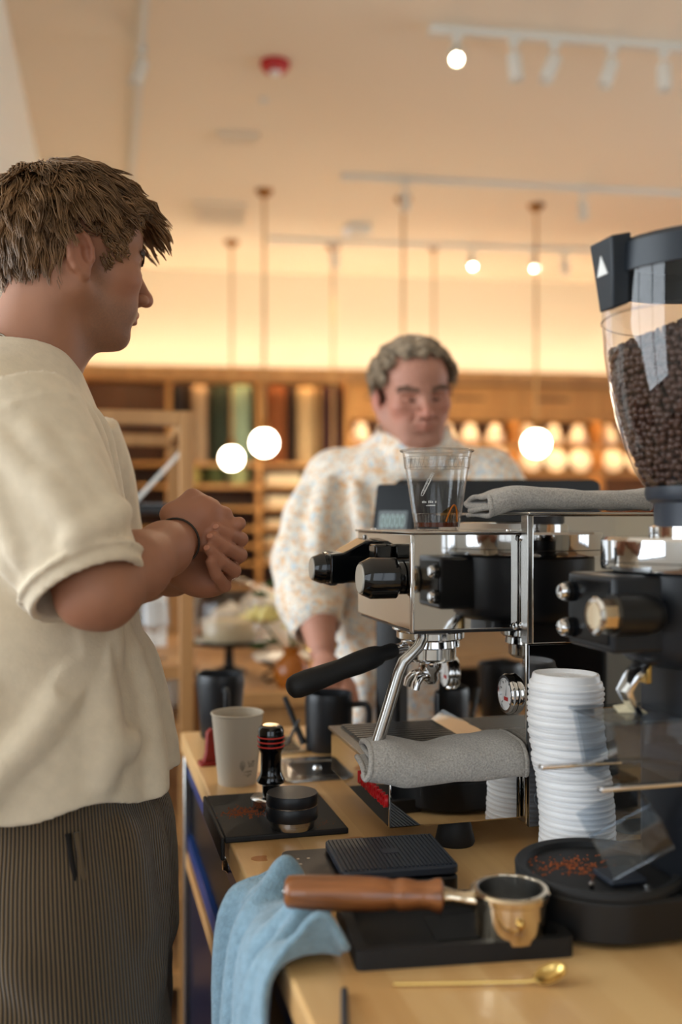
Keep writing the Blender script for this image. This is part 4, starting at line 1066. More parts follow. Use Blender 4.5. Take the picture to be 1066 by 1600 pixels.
# control box with buttons and knob
gp('control_box', 'blackcoat', MB().box(-0.138, -0.05, -0.048, 0.048, 0.286, 0.363), bevel=0.004)
dsp = gp('display_plate', 'screen', MB().box(-0.1395, -0.1375, -0.040, 0.044, 0.2935, 0.357), bevel=0.001)
for z in (0.342, 0.304):
    b_ = gp('button', 'black', MB().lathe([(0.0105, 0), (0.0105, 0.006), (0, 0.006)], 20, (-0.1395, 0.040, z), (-1, 0, 0)))
    gp('button_cap', 'chrome', MB().lathe([(0.0088, 0.006), (0.0088, 0.010), (0.007, 0.0125), (0, 0.0135)], 22, (-0.1395, 0.040, z), (-1, 0, 0)), b_)
kn = gp('adjuster_knob', 'black', MB().lathe([(0.0, -0.058), (0.010, -0.056), (0.018, -0.047), (0.0205, -0.034), (0.021, 0.0), (0, 0.0)], 32, (-0.142, -0.052, 0.325), (-1, 0, 0)), smooth=50)
gp('knob_ferrule', 'goldpf', MB().lathe([(0, 0), (0.0175, 0), (0.0175, 0.016), (0.0165, 0.019), (0.0135, 0.020), (0.0, 0.0195)], 10, (-0.142, -0.052, 0.325), (-1, 0, 0)), kn, smooth=20)
gp('knob_rim', 'chrome', MB().lathe([(0.0182, 0.016), (0.0188, 0.018), (0.0165, 0.0205), (0.014, 0.0202)], 32, (-0.142, -0.052, 0.325), (-1, 0, 0)), kn)
# chrome chute
ch = MB(); W0 = 0.013
for (pa, pb) in (((-0.088, 0.270), (-0.108, 0.243)), ((-0.108, 0.243), (-0.094, 0.222))):
    pass
rw = []
for (x, z, w_) in ((-0.088, 0.272, 0.014), (-0.100, 0.258, 0.014), (-0.109, 0.243, 0.013), (-0.103, 0.231, 0.011), (-0.093, 0.219, 0.007)):
    rw.append([Vector((x+0.006, -0.012-w_, z)), Vector((x, -0.012-w_*0.8, z)), Vector((x-0.002, -0.012, z)), Vector((x, -0.012+w_*0.8, z)), Vector((x+0.006, -0.012+w_, z))])
gp('chute', 'chrome', MB().add([p for r in rw for p in r], [(i*5+k, i*5+k+1, i*5+k+6, i*5+k+5) for i in range(4) for k in range(4)]), smooth=40, solid=0.0015)
gp('chute_bracket', 'gold', MB().box(-0.084, -0.078, -0.020, -0.004, 0.25, 0.27), bevel=0.001)
# portafilter fork and clear acrylic funnel
gp('fork_arm', 'chrome', MB().box(-0.15, -0.05, -0.046, -0.036, 0.150, 0.155), bevel=0.0015)
gp('fork_arm', 'chrome', MB().box(-0.182, -0.05, 0.020, 0.030, 0.158, 0.163), bevel=0.0015)
fn = gp('acrylic_funnel', 'acrylic', MB().add([(-0.135, -0.045, 0.216), (-0.055, -0.045, 0.216), (-0.055, 0.035, 0.216), (-0.135, 0.035, 0.216), (-0.125, -0.040, 0.152), (-0.06, -0.040, 0.152), (-0.06, 0.028, 0.152), (-0.125, 0.028, 0.152)],
        [(0, 1, 5, 4), (1, 2, 6, 5), (2, 3, 7, 6), (3, 0, 4, 7)]), smooth=0, solid=0.004)
gp('funnel_flange', 'acrylic', MB().box(-0.142, -0.05, -0.050, 0.040, 0.216, 0.220), fn, bevel=0.001)
gp('paper_scrap', mat('cream_paper', (204, 192, 160), 0.8), MB().add([(-0.112, -0.012, 0.2205), (-0.082, -0.018, 0.2205), (-0.075, 0.012, 0.2215), (-0.105, 0.012, 0.2235), (-0.094, -0.006, 0.229)], [(0, 1, 4), (1, 2, 4), (2, 3, 4), (3, 0, 4)]), fn, smooth=0)
Ma = Matrix.Translation((-0.118, -0.034, 0.108)) @ Matrix.Rotation(math.radians(28), 4, 'X') @ Matrix.Rotation(math.radians(-34), 4, 'Y')
bx_ = gp('acrylic_catch_box', 'acrylic', MB().add([(x, y, z) for z in (-0.022, 0.022) for y in (-0.028, 0.028) for x in (-0.034, 0.034)], [(0,2,3,1),(0,1,5,4),(2,6,7,3),(0,4,6,2),(1,3,7,5)], Ma), smooth=0, solid=0.004)
for y in (-0.028, 0.028):
    gp('catch_rail', 'acrylic', MB().tube([Ma @ Vector((-0.034, y, -0.022)), Ma @ Vector((0.034, y, -0.022))], 0.0022, 8), bx_)
gp('catch_foot', 'slate', MB().box(-0.13, -0.09, -0.03, 0.01, 0.0495, 0.056), bevel=0.002)
for x, y in ((-0.155, -0.035), (-0.105, -0.055)):
    gp('tray_pin', 'chrome', MB().lathe([(0.003, 0.05), (0.003, 0.058), (0, 0.060)], 12, (x, y, 0)))
# spilled grounds on the tray
gr_rng = random.Random(4)
def grounds(name, parent, cx, cy, z, sx, sy, n, seed, rmin=0.0006, rmax=0.0018):
    q = random.Random(seed); b = MB()
    for i in range(n):
        x, y = cx+q.gauss(0, sx), cy+q.gauss(0, sy); r = q.uniform(rmin, rmax)
        vs = [Vector((x+r*q.uniform(.7, 1.2)*math.cos(a), y+r*q.uniform(.7, 1.2)*math.sin(a), z)) for a in (0, 1.6, 3.1, 4.7)]+[Vector((x, y, z+r*q.uniform(.5, 1.1)))]
        b.add(vs, [(0, 1, 4), (1, 2, 4), (2, 3, 4), (3, 0, 4), (3, 2, 1, 0)])
    o = b.build(name, M['grounds'], parent, smooth=0); o['kind'] = 'stuff'; return o
grounds('spilled_grounds', gr, -0.142, 0.042, 0.0492, 0.020, 0.012, 170, 8, 0.0008, 0.0022)
grounds('spilled_grounds', gr, -0.128, 0.018, 0.0492, 0.016, 0.010, 70, 9, 0.0008, 0.002)
# beans
bm_ = bmesh.new(); bmesh.ops.create_icosphere(bm_, subdivisions=1, radius=1.0)
for v in bm_.verts: v.co = Vector((v.co.x*0.0056, v.co.y*0.0042, v.co.z*0.0031))
bean_me = bpy.data.meshes.new('coffee_bean'); bm_.to_mesh(bean_me); bm_.free()
bean_me.polygons.foreach_set('use_smooth', [True]*len(bean_me.polygons)); bean_me.materials.append(M['bean'])
bv = [v.co.copy() for v in bean_me.vertices]; bf = [tuple(p.vertices) for p in bean_me.polygons]
q = random.Random(21); spots = []
z = 0.4595; lay = 0
Rg = Matrix.Translation((GX, GY, TOP)) @ Matrix.Rotation(TH, 4, 'Z')
while z < 0.650:
    r = hop_r(z)-0.0065; n = int(2*PI*r/0.0083)
    for k in range(n):
        a = 2*PI*(k+0.5*(lay % 2)+q.uniform(-.25, .25))/n
        # the heap leans: higher to the camera's right
        zt = 0.622+0.026*math.cos(a-0.0)
        if z > zt+q.uniform(-0.004, 0.004): continue
        spots.append((a, r-q.uniform(0, 0.003), z+q.uniform(-.0018, .0018)))
    z += 0.0066; lay += 1
for k in range(330):                                     # top of the heap
    a = q.uniform(0, 2*PI); r = 0.099*math.sqrt(q.random())
    spots.append((a, r, 0.622+0.026*math.cos(a)*r/0.1+0.012*(1-(r/0.1)**2)+q.uniform(-.002, .003)))
cand = []
for a, r, z in spots:
    p = Rg @ Vector((r*math.cos(a), r*math.sin(a), z))
    out = (Rg.to_3x3() @ Vector((math.cos(a), math.sin(a), 0)))
    face = -(p.xy.normalized()).dot(out.xy)
    inframe = abs(p.x/p.y) < 0.3427
    cand.append((p, a, r, z, (face if r > 0.05 else -1) if inframe else -2))
cand.sort(key=lambda c: -c[4])
rest = MB()
for i, (p, a, r, z, fc) in enumerate(cand):
    Rm = (Matrix.Rotation(a+TH, 4, 'Z') @ Matrix.Rotation(PI/2+q.uniform(-.5, .5), 4, 'Y') @ Matrix.Rotation(q.uniform(0, 6.28), 4, 'Z'))
    if i < 300:
        o = bpy.data.objects.new('coffee_bean', bean_me); COL.objects.link(o)
        o.matrix_world = Matrix.Translation(p) @ Rm
        tag(o, 'brown roasted coffee bean among many in the clear hopper', 'coffee bean', 'coffee beans in the hopper')
    else:
        Mx = Matrix.Translation(Vector((r*math.cos(a), r*math.sin(a), z))) @ Matrix.Rotation(-TH, 4, 'Z') @ Rm
        rest.add(bv, bf, Mx)
o = rest.build('bean_heap', M['bean'], gr, smooth=180); o['kind'] = 'stuff'
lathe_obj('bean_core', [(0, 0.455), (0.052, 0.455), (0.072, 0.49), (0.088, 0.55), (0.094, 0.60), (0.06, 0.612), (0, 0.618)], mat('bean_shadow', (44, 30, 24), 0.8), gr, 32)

# ------------------------------------------------------------------ register (point of sale)
t = thing('register', 'black point of sale register screen behind the espresso machine', 'register', (0.305, 1.93, TOP))
MB().prism(rrect(0.40, 0.30, 0.014), -0.012, 0.012, Matrix.Translation((0, 0, 0.346)) @ Matrix.Rotation(math.radians(82), 4, 'X')).build('screen_back', M['black'], t, bevel=0.003)
MB().prism(rrect(0.26, 0.16, 0.02), 0.0, 0.02, Matrix.Translation((0, -0.012, 0.335)) @ Matrix.Rotation(math.radians(82), 4, 'X')).build('rear_cover', M['black'], t, bevel=0.003)
MB().prism(rrect(0.10, 0.05, 0.01), 0.01, 0.33).build('stand', M['black'], t, bevel=0.002)
MB().prism(rrect(0.26, 0.20, 0.02), 0.0, 0.014).build('base_plate', M['black'], t, bevel=0.003)
t = thing('card_terminal', 'small black customer display with glass front left of the register', 'customer display', (0.092, 1.80, TOP), math.radians(-33))
Mk = Matrix.Translation((0, 0, 0.40)) @ Matrix.Rotation(math.radians(78), 4, 'X')
MB().prism(rrect(0.084, 0.17, 0.006), -0.010, 0.0, Mk).build('housing', M['black'], t, bevel=0.002)
MB().prism(rrect(0.080, 0.166, 0.005), 0.0, 0.0012, Mk).build('glass_front', M['screen'], t)
lcd = mat('lcd_panel', (60, 70, 68), 0.25)
sc_ = MB().box(-0.030, 0.030, -0.06, 0.034, 0.0012, 0.0016, Mk).build('lcd', lcd, t, smooth=0)
dig = text('lcd_digits', '00000', 0.034, mat('lcd_digit', (150, 176, 170), 0.4), sc_, (0, 0, 0), (0, 0, 0), 0.0001, sx=0.66)
dig.matrix_local = Mk @ Matrix.Translation((0, 0.014, 0.0018)) @ Matrix.Diagonal((0.60, 1, 1, 1))
MB().prism(rrect(0.05, 0.04, 0.008), 0.0, 0.34).build('stand', M['black'], t, bevel=0.002)
MB().prism(rrect(0.09, 0.10, 0.01), 0.0, 0.012).build('base_plate', M['black'], t, bevel=0.002)

# ------------------------------------------------------------------ barista tools
def pitcher(label, x, y, rt, rb, h, spout_a, handle_a, hflat=False):
    t = thing('milk_pitcher', label, 'milk pitcher', (x, y, TOP), 0, 'black milk pitchers')
    n = 40; prof = [(0.0, 0.0, 0), (rb*0.92, 0.0, 0), (rb, 0.004, 0), (rb+(rt-rb)*0.5, h*0.5, 0), (rt*0.995, h*0.86, 0.1), (rt*0.97, h*0.97, 0.7), (rt*0.95, h, 1.0), (rt*0.91, h*0.99, 1.0), (rt*0.90, h*0.8, 0.2), (rb*0.9, 0.008, 0), (0, 0.006, 0)]
    vs = []; fs = []
    for r, z, sp in prof:
        for j in range(n):
            a = 2*PI*j/n; dd = (a-spout_a+PI) % (2*PI)-PI
            q_ = max(r, 1e-4)*(1+0.10*sp*math.exp(-(dd/0.28)**2)); vs.append((q_*math.cos(a), q_*math.sin(a), z+0.003*sp*math.exp(-(dd/0.3)**2)))
    for i in range(len(prof)-1):
        for j in range(n): fs.append((i*n+j, i*n+(j+1) % n, (i+1)*n+(j+1) % n, (i+1)*n+j))
    MB().add(vs, fs).build('body', M['blackcoat'], t, smooth=50)
    d_ = Vector((math.cos(handle_a), math.sin(handle_a), 0))
    pts = [d_*rt*0.95+Vector((0, 0, h*0.80)), d_*(rt+0.026)+Vector((0, 0, h*0.82)), d_*(rt+0.032)+Vector((0, 0, h*0.62)), d_*(rt+0.024)+Vector((0, 0, h*0.34)), d_*rb*1.0+Vector((0, 0, h*0.25))]
    MB().tube([Vector(p) for p in smooth_path([tuple(p) for p in pts], 18)], 0.0055, 8).build('handle', M['blackcoat'], t)
    return t
pitcher('tall black milk pitcher at the far end behind the paper cup', -0.232, 1.915, 0.047, 0.038, 0.122, 2.4, -1.3)
pitcher('black milk pitcher on the steel rinser tray beside the portafilter handle', -0.022, 1.81, 0.044, 0.042, 0.104, 2.2, -0.3)
pitcher('black milk pitcher standing behind the espresso machine', 0.205, 1.72, 0.045, 0.043, 0.12, 1.2, 1.2)
t = thing('pitcher_rinser', 'steel pitcher rinser plate with dark oval drain set in the worktop', 'rinser', (-0.040, 1.668, TOP), TH)
out_ = rrect(0.145, 0.155, 0.02, 6); inn = [(0.054*math.cos(2*PI*i/28+0.1), 0.058*math.sin(2*PI*i/28+0.1)) for i in range(28)]
out_ = [Vector((x, y, 0.0)) for x, y in out_]
b = MB(); ro = [[Vector((p.x, p.y, 0.0005)) for p in out_], [Vector((p.x*0.99, p.y*0.99, 0.003)) for p in out_]]
def ang_sort(pts): return sorted(pts, key=lambda p: math.atan2(p.y, p.x))
ro = [ang_sort(r) for r in ro]
ri = []
for z, s in ((0.003, 1.0), (0.0012, 0.95)):
    ri.append([Vector((0.054*s*math.cos(math.atan2(p.y, p.x)), 0.060*s*math.sin(math.atan2(p.y, p.x)), z)) for p in ro[0]])
ring_loft(b, ro+ri, False); b.build('plate', M['steel'], t, smooth=50)
MB().prism([(0.0525*math.cos(2*PI*i/28), 0.0585*math.sin(2*PI*i/28)) for i in range(28)], 0.0002, 0.0012).build('drain', M['darksteel'], t, smooth=0)
lathe_obj('nozzle', [(0.008, 0.0012), (0.006, 0.006), (0, 0.007)], M['chrome'], t, 16)
t = thing('drip_mat', 'small dark steel tray behind the rinser near the worktop end', 'tray', (-0.115, 1.835, TOP), TH)
MB().prism(rrect(0.08, 0.13, 0.008), 0.0, 0.004).build('plate', M['steel'], t, bevel=0.001)
for i in range(5): MB().box(-0.03, 0.03, -0.05+i*0.022, -0.038+i*0.022, 0.004, 0.006).build('rib', M['darksteel'], t, smooth=0)
t = thing('cleaning_brush', 'black handled brush leaning beside the black milk pitcher', 'brush', (-0.075, 1.80, TOP+0.006))
MB().tube([(0.008, 0.0, 0.006), (-0.010, 0.01, 0.045), (-0.028, 0.02, 0.088)], [0.006, 0.0055, 0.005], 10).build('handle', M['black'], t)
MB().tube([(-0.022, 0.0, 0.006), (-0.008, 0.004, 0.035), (0.0, 0.006, 0.05)], [0.003, 0.003, 0.002], 8).build('bristle_arm', M['darksteel'], t)
# paper cup
t = thing('paper_cup', 'beige paper cup with small printed leaf logo on the worktop', 'paper cup', (-0.165, 1.585, TOP))
lathe_obj('wall', [(0, 0.006), (0.0290, 0.006), (0.0295, 0.0), (0.0305, 0.0), (0.0408, 0.110), (0.0396, 0.1105), (0.0300, 0.010), (0, 0.009)], M['paper'], t, 48, smooth=40)
MB().tube([(0.0408*math.cos(a*PI/24), 0.0408*math.sin(a*PI/24), 0.1105) for a in range(48)], 0.0017, 8, closed=True).build('rolled_rim', M['paper'], t)
prad = lambda z: 0.0305+(z/0.11)*0.0103+0.0002
a_c = math.atan2(-1.585, 0.165)+0.52
def lf(pts, q_=0.0004):
    return [Vector((prad(z)*math.cos(a_c-0.28+a), prad(z)*math.sin(a_c-0.28+a), z)) for a, z in pts]
lp = MB()
lp.tube(lf([(0, 0.0270), (-0.09, 0.0300), (-0.115, 0.0345), (-0.07, 0.0390), (0.0, 0.0415), (0.09, 0.0375), (0.11, 0.0335), (0.08, 0.0295), (0, 0.0270)]), 0.00045, 4)
lp.tube(lf([(0, 0.0245), (0.0, 0.0350)]), 0.0004, 4); lp.tube(lf([(-0.06, 0.0325), (0, 0.0385), (0.06, 0.0320), (0, 0.0300), (-0.06, 0.0325)]), 0.00035, 4)
lp.build('leaf_logo', M['ink'], t)
for k, (z, n_, sd) in enumerate(((0.0385, 8, 3), (0.0350, 7, 4), (0.0315, 6, 5))):
    micro_lines(t, M['ink'], a_c+0.16, z, prad, n_, 0.05, 0.0018, sd)
micro_lines(t, M['ink'], a_c, 0.0235, prad, 9, 0.05, 0.0018, 6)
micro_lines(t, M['ink'], a_c, 0.0190, prad, 10, 0.042, 0.0014, 7)
micro_lines(t, M['ink'], a_c, 0.0165, prad, 4, 0.042, 0.0014, 8)
# red clip standing behind the paper cup
t = thing('red_scoop_clip', 'dark red plastic clip standing behind the paper cup', 'clip', (-0.226, 1.70, TOP), math.radians(20))
MB().prism([(-0.012, 0), (0.018, 0), (0.012, 0.02), (0.010, 0.055), (0.004, 0.062), (-0.004, 0.055), (-0.006, 0.02)], -0.008, 0.008, Matrix.Rotation(PI/2, 4, 'X')).build('blade', M['darkred'], t, bevel=0.002)
MB().prism(rrect(0.034, 0.03, 0.006), 0.0, 0.006).build('foot', M['darkred'], t, bevel=0.001)
# tamping mat
t = thing('tamping_mat', 'black rubber tamping mat with coffee dust folded over the worktop edge', 'tamping mat', (-0.1722, 1.3827, TOP), TH)
MB().box(-0.0025, 0.1625, -0.101, 0.101, 0.0, 0.008).build('pad', M['blackmatte'], t, bevel=0.002)
MB().box(-0.008, -0.0025, -0.101, 0.101, -0.022, 0.008).build('edge_lip', M['blackmatte'], t, bevel=0.002)
grounds('coffee_dust', t, 0.038, 0.004, 0.008, 0.013, 0.012, 220, 1, 0.0007, 0.0022)
grounds('coffee_dust', t, 0.13, -0.07, 0.008, 0.012, 0.008, 40, 2, 0.0003, 0.0009)
# tamper
t = thing('tamper', 'black tamper with three red rings and chrome base on the tamping mat', 'tamper', (-0.1005, 1.428, TOP+0.008))
lathe_obj('base', [(0, 0), (0.0285, 0), (0.029, 0.001), (0.029, 0.012), (0.0265, 0.0145), (0.012, 0.017), (0, 0.017)], M['chrome'], t, 44)
lathe_obj('shaft', [(0, 0.016), (0.0125, 0.016), (0.0125, 0.030), (0.0195, 0.034), (0.0205, 0.037), (0.0165, 0.044), (0.0148, 0.050), (0.0148, 0.076), (0.017, 0.080), (0.0185, 0.083), (0.0185, 0.108), (0.017, 0.113), (0.013, 0.1155), (0, 0.1157)], M['blackgloss'], t, 40, smooth=50)
for z in (0.0865, 0.093, 0.0995):
    MB().tube([(0.0188*math.cos(a*PI/18), 0.0188*math.sin(a*PI/18), z) for a in range(36)], 0.0011, 6, closed=True).build('red_ring', M['ringred'], t)
lathe_obj('top_disc', [(0.012, 0.1157), (0.012, 0.1162), (0, 0.1164)], M['gold'], t, 28)
# distributor
t = thing('coffee_distributor', 'round black coffee distributor with steel underside on the tamping mat', 'distributor', (-0.0655, 1.332, TOP+0.008))
lathe_obj('steel_foot', [(0, 0), (0.029, 0), (0.0295, 0.001), (0.0295, 0.006), (0.0305, 0.0065), (0.0305, 0.012), (0, 0.012)], M['steel'], t, 44)
lathe_obj('lower_ring', [(0, 0.012), (0.0335, 0.012), (0.0345, 0.0135), (0.0345, 0.029), (0.0338, 0.030), (0, 0.030)], M['blackcoat'], t, 48)
lathe_obj('joint_line', [(0.0339, 0.030), (0.0339, 0.0312)], M['steel'], t, 48)
lathe_obj('upper_cap', [(0, 0.031), (0.0338, 0.031), (0.0345, 0.0325), (0.0345, 0.044), (0.0335, 0.046), (0.0, 0.0465)], M['blackcoat'], t, 48)
# scale
t = thing('coffee_scale', 'flat black coffee scale with ribbed grey weighing pad', 'scale', (0.030, 1.155, TOP), math.radians(11))
MB().prism(rrect(0.185, 0.125, 0.010), 0.003, 0.020).build('body', M['black'], t, bevel=0.002)
for x in (-0.08, 0.08):
    for y in (-0.05, 0.05): MB().lathe([(0, 0), (0.008, 0), (0.008, 0.0035), (0, 0.0035)], 14, (x, y, 0)).build('foot', M['blackmatte'], t)
pad = MB().prism(rrect(0.134, 0.118, 0.010), 0.022, 0.031, Matrix.Translation((0.027, 0.0, 0))).build('weighing_pad', M['slate'], t, bevel=0.0015)
MB().prism(rrect(0.10, 0.09, 0.008), 0.019, 0.023, Matrix.Translation((0.026, 0.0, 0))).build('pad_spacer', M['black'], t, smooth=0)
for i in range(27):
    x = -0.036+i*0.0048
    MB().box(x, x+0.0026, -0.053, 0.053, 0.031, 0.0325).build('rib', M['slate'], pad, smooth=0)
MB().box(0.018, 0.036, -0.008, 0.008, 0.0325, 0.033).build('pad_plate', M['slate'], pad, smooth=0)
for i, (x, y) in enumerate(((-0.076, 0.030), (-0.064, 0.030), (-0.076, 0.012))):
    lathe_obj('touch_mark', [(0.002, 0.0201), (0, 0.0203)], M['steel'], t, 12, (x, y, 0))
# black tray and wooden-handled portafilter
t = thing('black_tray', 'shallow black rectangular tray in front under the wooden handled portafilter', 'tray', (0.109, 1.004, TOP), math.radians(8.5))
b = MB(); ring_loft(b, [[Vector((x*s, y*s2, z)) for x, y in rrect(0.212, 0.135, 0.006, 3)] for z, s, s2 in ((0, 1, 1), (0.019, 1, 1), (0.019, 0.90, 0.85), (0.007, 0.88, 0.82))]); b.build('tray_body', M['blackmatte'], t, smooth=30)
MB().box(-0.02, 0.06, -0.03, 0.03, 0.0071, 0.0085).build('pad_insert', M['black'], t, smooth=0)
t = thing('wooden_portafilter', 'bottomless steel portafilter with turned walnut handle resting on the black tray', 'portafilter', (0.166, 0.978, TOP), math.radians(-1.0))
lathe_obj('ring', [(0.0330, 0.014), (0.0345, 0.014), (0.0350, 0.018), (0.0355, 0.048), (0.0385, 0.050), (0.0390, 0.0555), (0.0370, 0.0580), (0.0330, 0.0580), (0.0325, 0.0560), (0.0325, 0.016)], M['goldpf'], t, 52, smooth=40)
lathe_obj('basket', [(0.0328, 0.0575), (0.0310, 0.0570), (0.0300, 0.022), (0.0280, 0.012), (0.0, 0.0115)], M['steel'], t, 48, smooth=60)
lathe_obj('basket_foot', [(0.0, 0.0075), (0.0285, 0.0075), (0.0295, 0.010), (0.0300, 0.0135), (0.0, 0.0138)], M['chrome'], t, 48)
MB().lathe([(0.004, 0), (0.0045, 0.003), (0.003, 0.006), (0, 0.007)], 14, (0.004, -0.0352, 0.036), (0.1, -1, 0)).build('lug', M['gold'], t)
MB().tube([(-0.034, 0, 0.046), (-0.046, 0, 0.0465), (-0.056, 0, 0.048), (-0.066, 0, 0.049)], [0.010, 0.0075, 0.0072, 0.0095], 20).build('neck', M['goldpf'], t)
hp = [(-0.0655, 0.0130), (-0.068, 0.0168), (-0.073, 0.0164), (-0.080, 0.0136), (-0.090, 0.0134), (-0.102, 0.0156), (-0.109, 0.0156), (-0.113, 0.0140), (-0.117, 0.0140), (-0.122, 0.0156), (-0.135, 0.0166), (-0.165, 0.0170), (-0.200, 0.0166), (-0.214, 0.0160), (-0.219, 0.0150), (-0.2215, 0.011), (-0.222, 0.002)]
MB().tube([(x, 0, 0.049-(x+0.066)*0.018) for x, r in hp], [r for x, r in hp], 28).build('handle', M['walnut'], t, smooth=60)
lathe_obj('end_cap', [(0.004, 0.0), (0.003, 0.001), (0, 0.0012)], M['steel'], t, 14, (-0.2222, 0, 0.0518), (-1, 0, 0))
# gold spoon, grey stick
t = thing('brass_spoon', 'thin brass cocktail spoon lying on the worktop', 'spoon', (0.047, 0.893, TOP), math.radians(1.5))
MB().tube([(0.0, 0, 0.0022), (0.06, 0, 0.0024), (0.12, 0, 0.003), (0.128, 0, 0.004)], [0.0018, 0.0018, 0.0018, 0.0022], 8).build('handle', M['gold'], t)
b = MB(); vs = []; fs = []; nr, nc = 7, 18
for i in range(nr):
    for j in range(nc):
        r = i/(nr-1); a = 2*PI*j/nc; vs.append(Vector((0.016*r*math.cos(a), 0.0105*r*math.sin(a), 0.0065*(r*r-1))))
for i in range(nr-1):
    for j in range(nc): fs.append((i*nc+j, i*nc+(j+1) % nc, (i+1)*nc+(j+1) % nc, (i+1)*nc+j))
b.add(vs, fs, Matrix.Translation((0.142, 0.002, 0.0095)) @ Matrix.Rotation(math.radians(-22), 4, 'Y') @ Matrix.Rotation(math.radians(24), 4, 'X')); b.build('bowl', M['gold'], t, smooth=180, solid=0.001)
t = thing('stirring_stick', 'thin grey metal stick lying on the worktop at the bottom edge', 'stick', (0.003, 0.875, TOP), math.radians(0))
MB().tube([(0, 0.0, 0.0042), (0.0, -0.10, 0.0042), (0.0, -0.16, 0.0042)], [0.0032, 0.0036, 0.0036], 12).build('shaft', mat('grey_metal', (92, 94, 100), 0.4, 0.8), t)
lathe_obj('tip', [(0.0034, 0), (0.0026, 0.004), (0, 0.005)], M['darksteel'], t, 12, (0, 0, 0.0042), (0, 1, 0))
# ------------------------------------------------------------------ people
def skin_mat(name, base, stub):
    """skin whose reddish and stubbly areas come from a vertex colour"""
    m = mat(name, base, 0.58, 0, sss=0.10, bump=0.05, bscale=420)
    nt = m.node_tree; b = nt.nodes['Principled BSDF']
    at_ = nd(nt, 'ShaderNodeAttribute'); at_.attribute_name = 'tint'
    tc = nd(nt, 'ShaderNodeTexCoord'); n = nd(nt, 'ShaderNodeTexNoise'); n.inputs['Scale'].default_value = 26; n.inputs['Detail'].default_value = 5
    nt.links.new(tc.outputs['Object'], n.inputs['Vector'])
    mr = nd(nt, 'ShaderNodeMapRange'); mr.inputs['To Min'].default_value = 0.86; mr.inputs['To Max'].default_value = 1.12
    nt.links.new(n.outputs['Fac'], mr.inputs[0])
    sc = nd(nt, 'ShaderNodeVectorMath', operation='SCALE'); nt.links.new(at_.outputs['Vector'], sc.inputs[0]); nt.links.new(mr.outputs[0], sc.inputs['Scale'])
    nt.links.new(sc.outputs[0], b.inputs['Base Color']); return m

def add_tint(o, cols):
    a = o.data.attributes.new('tint', 'FLOAT_COLOR', 'POINT')
    a.data.foreach_set('color', np.concatenate([cols, np.ones((len(cols), 1))], 1).astype(np.float32).ravel())

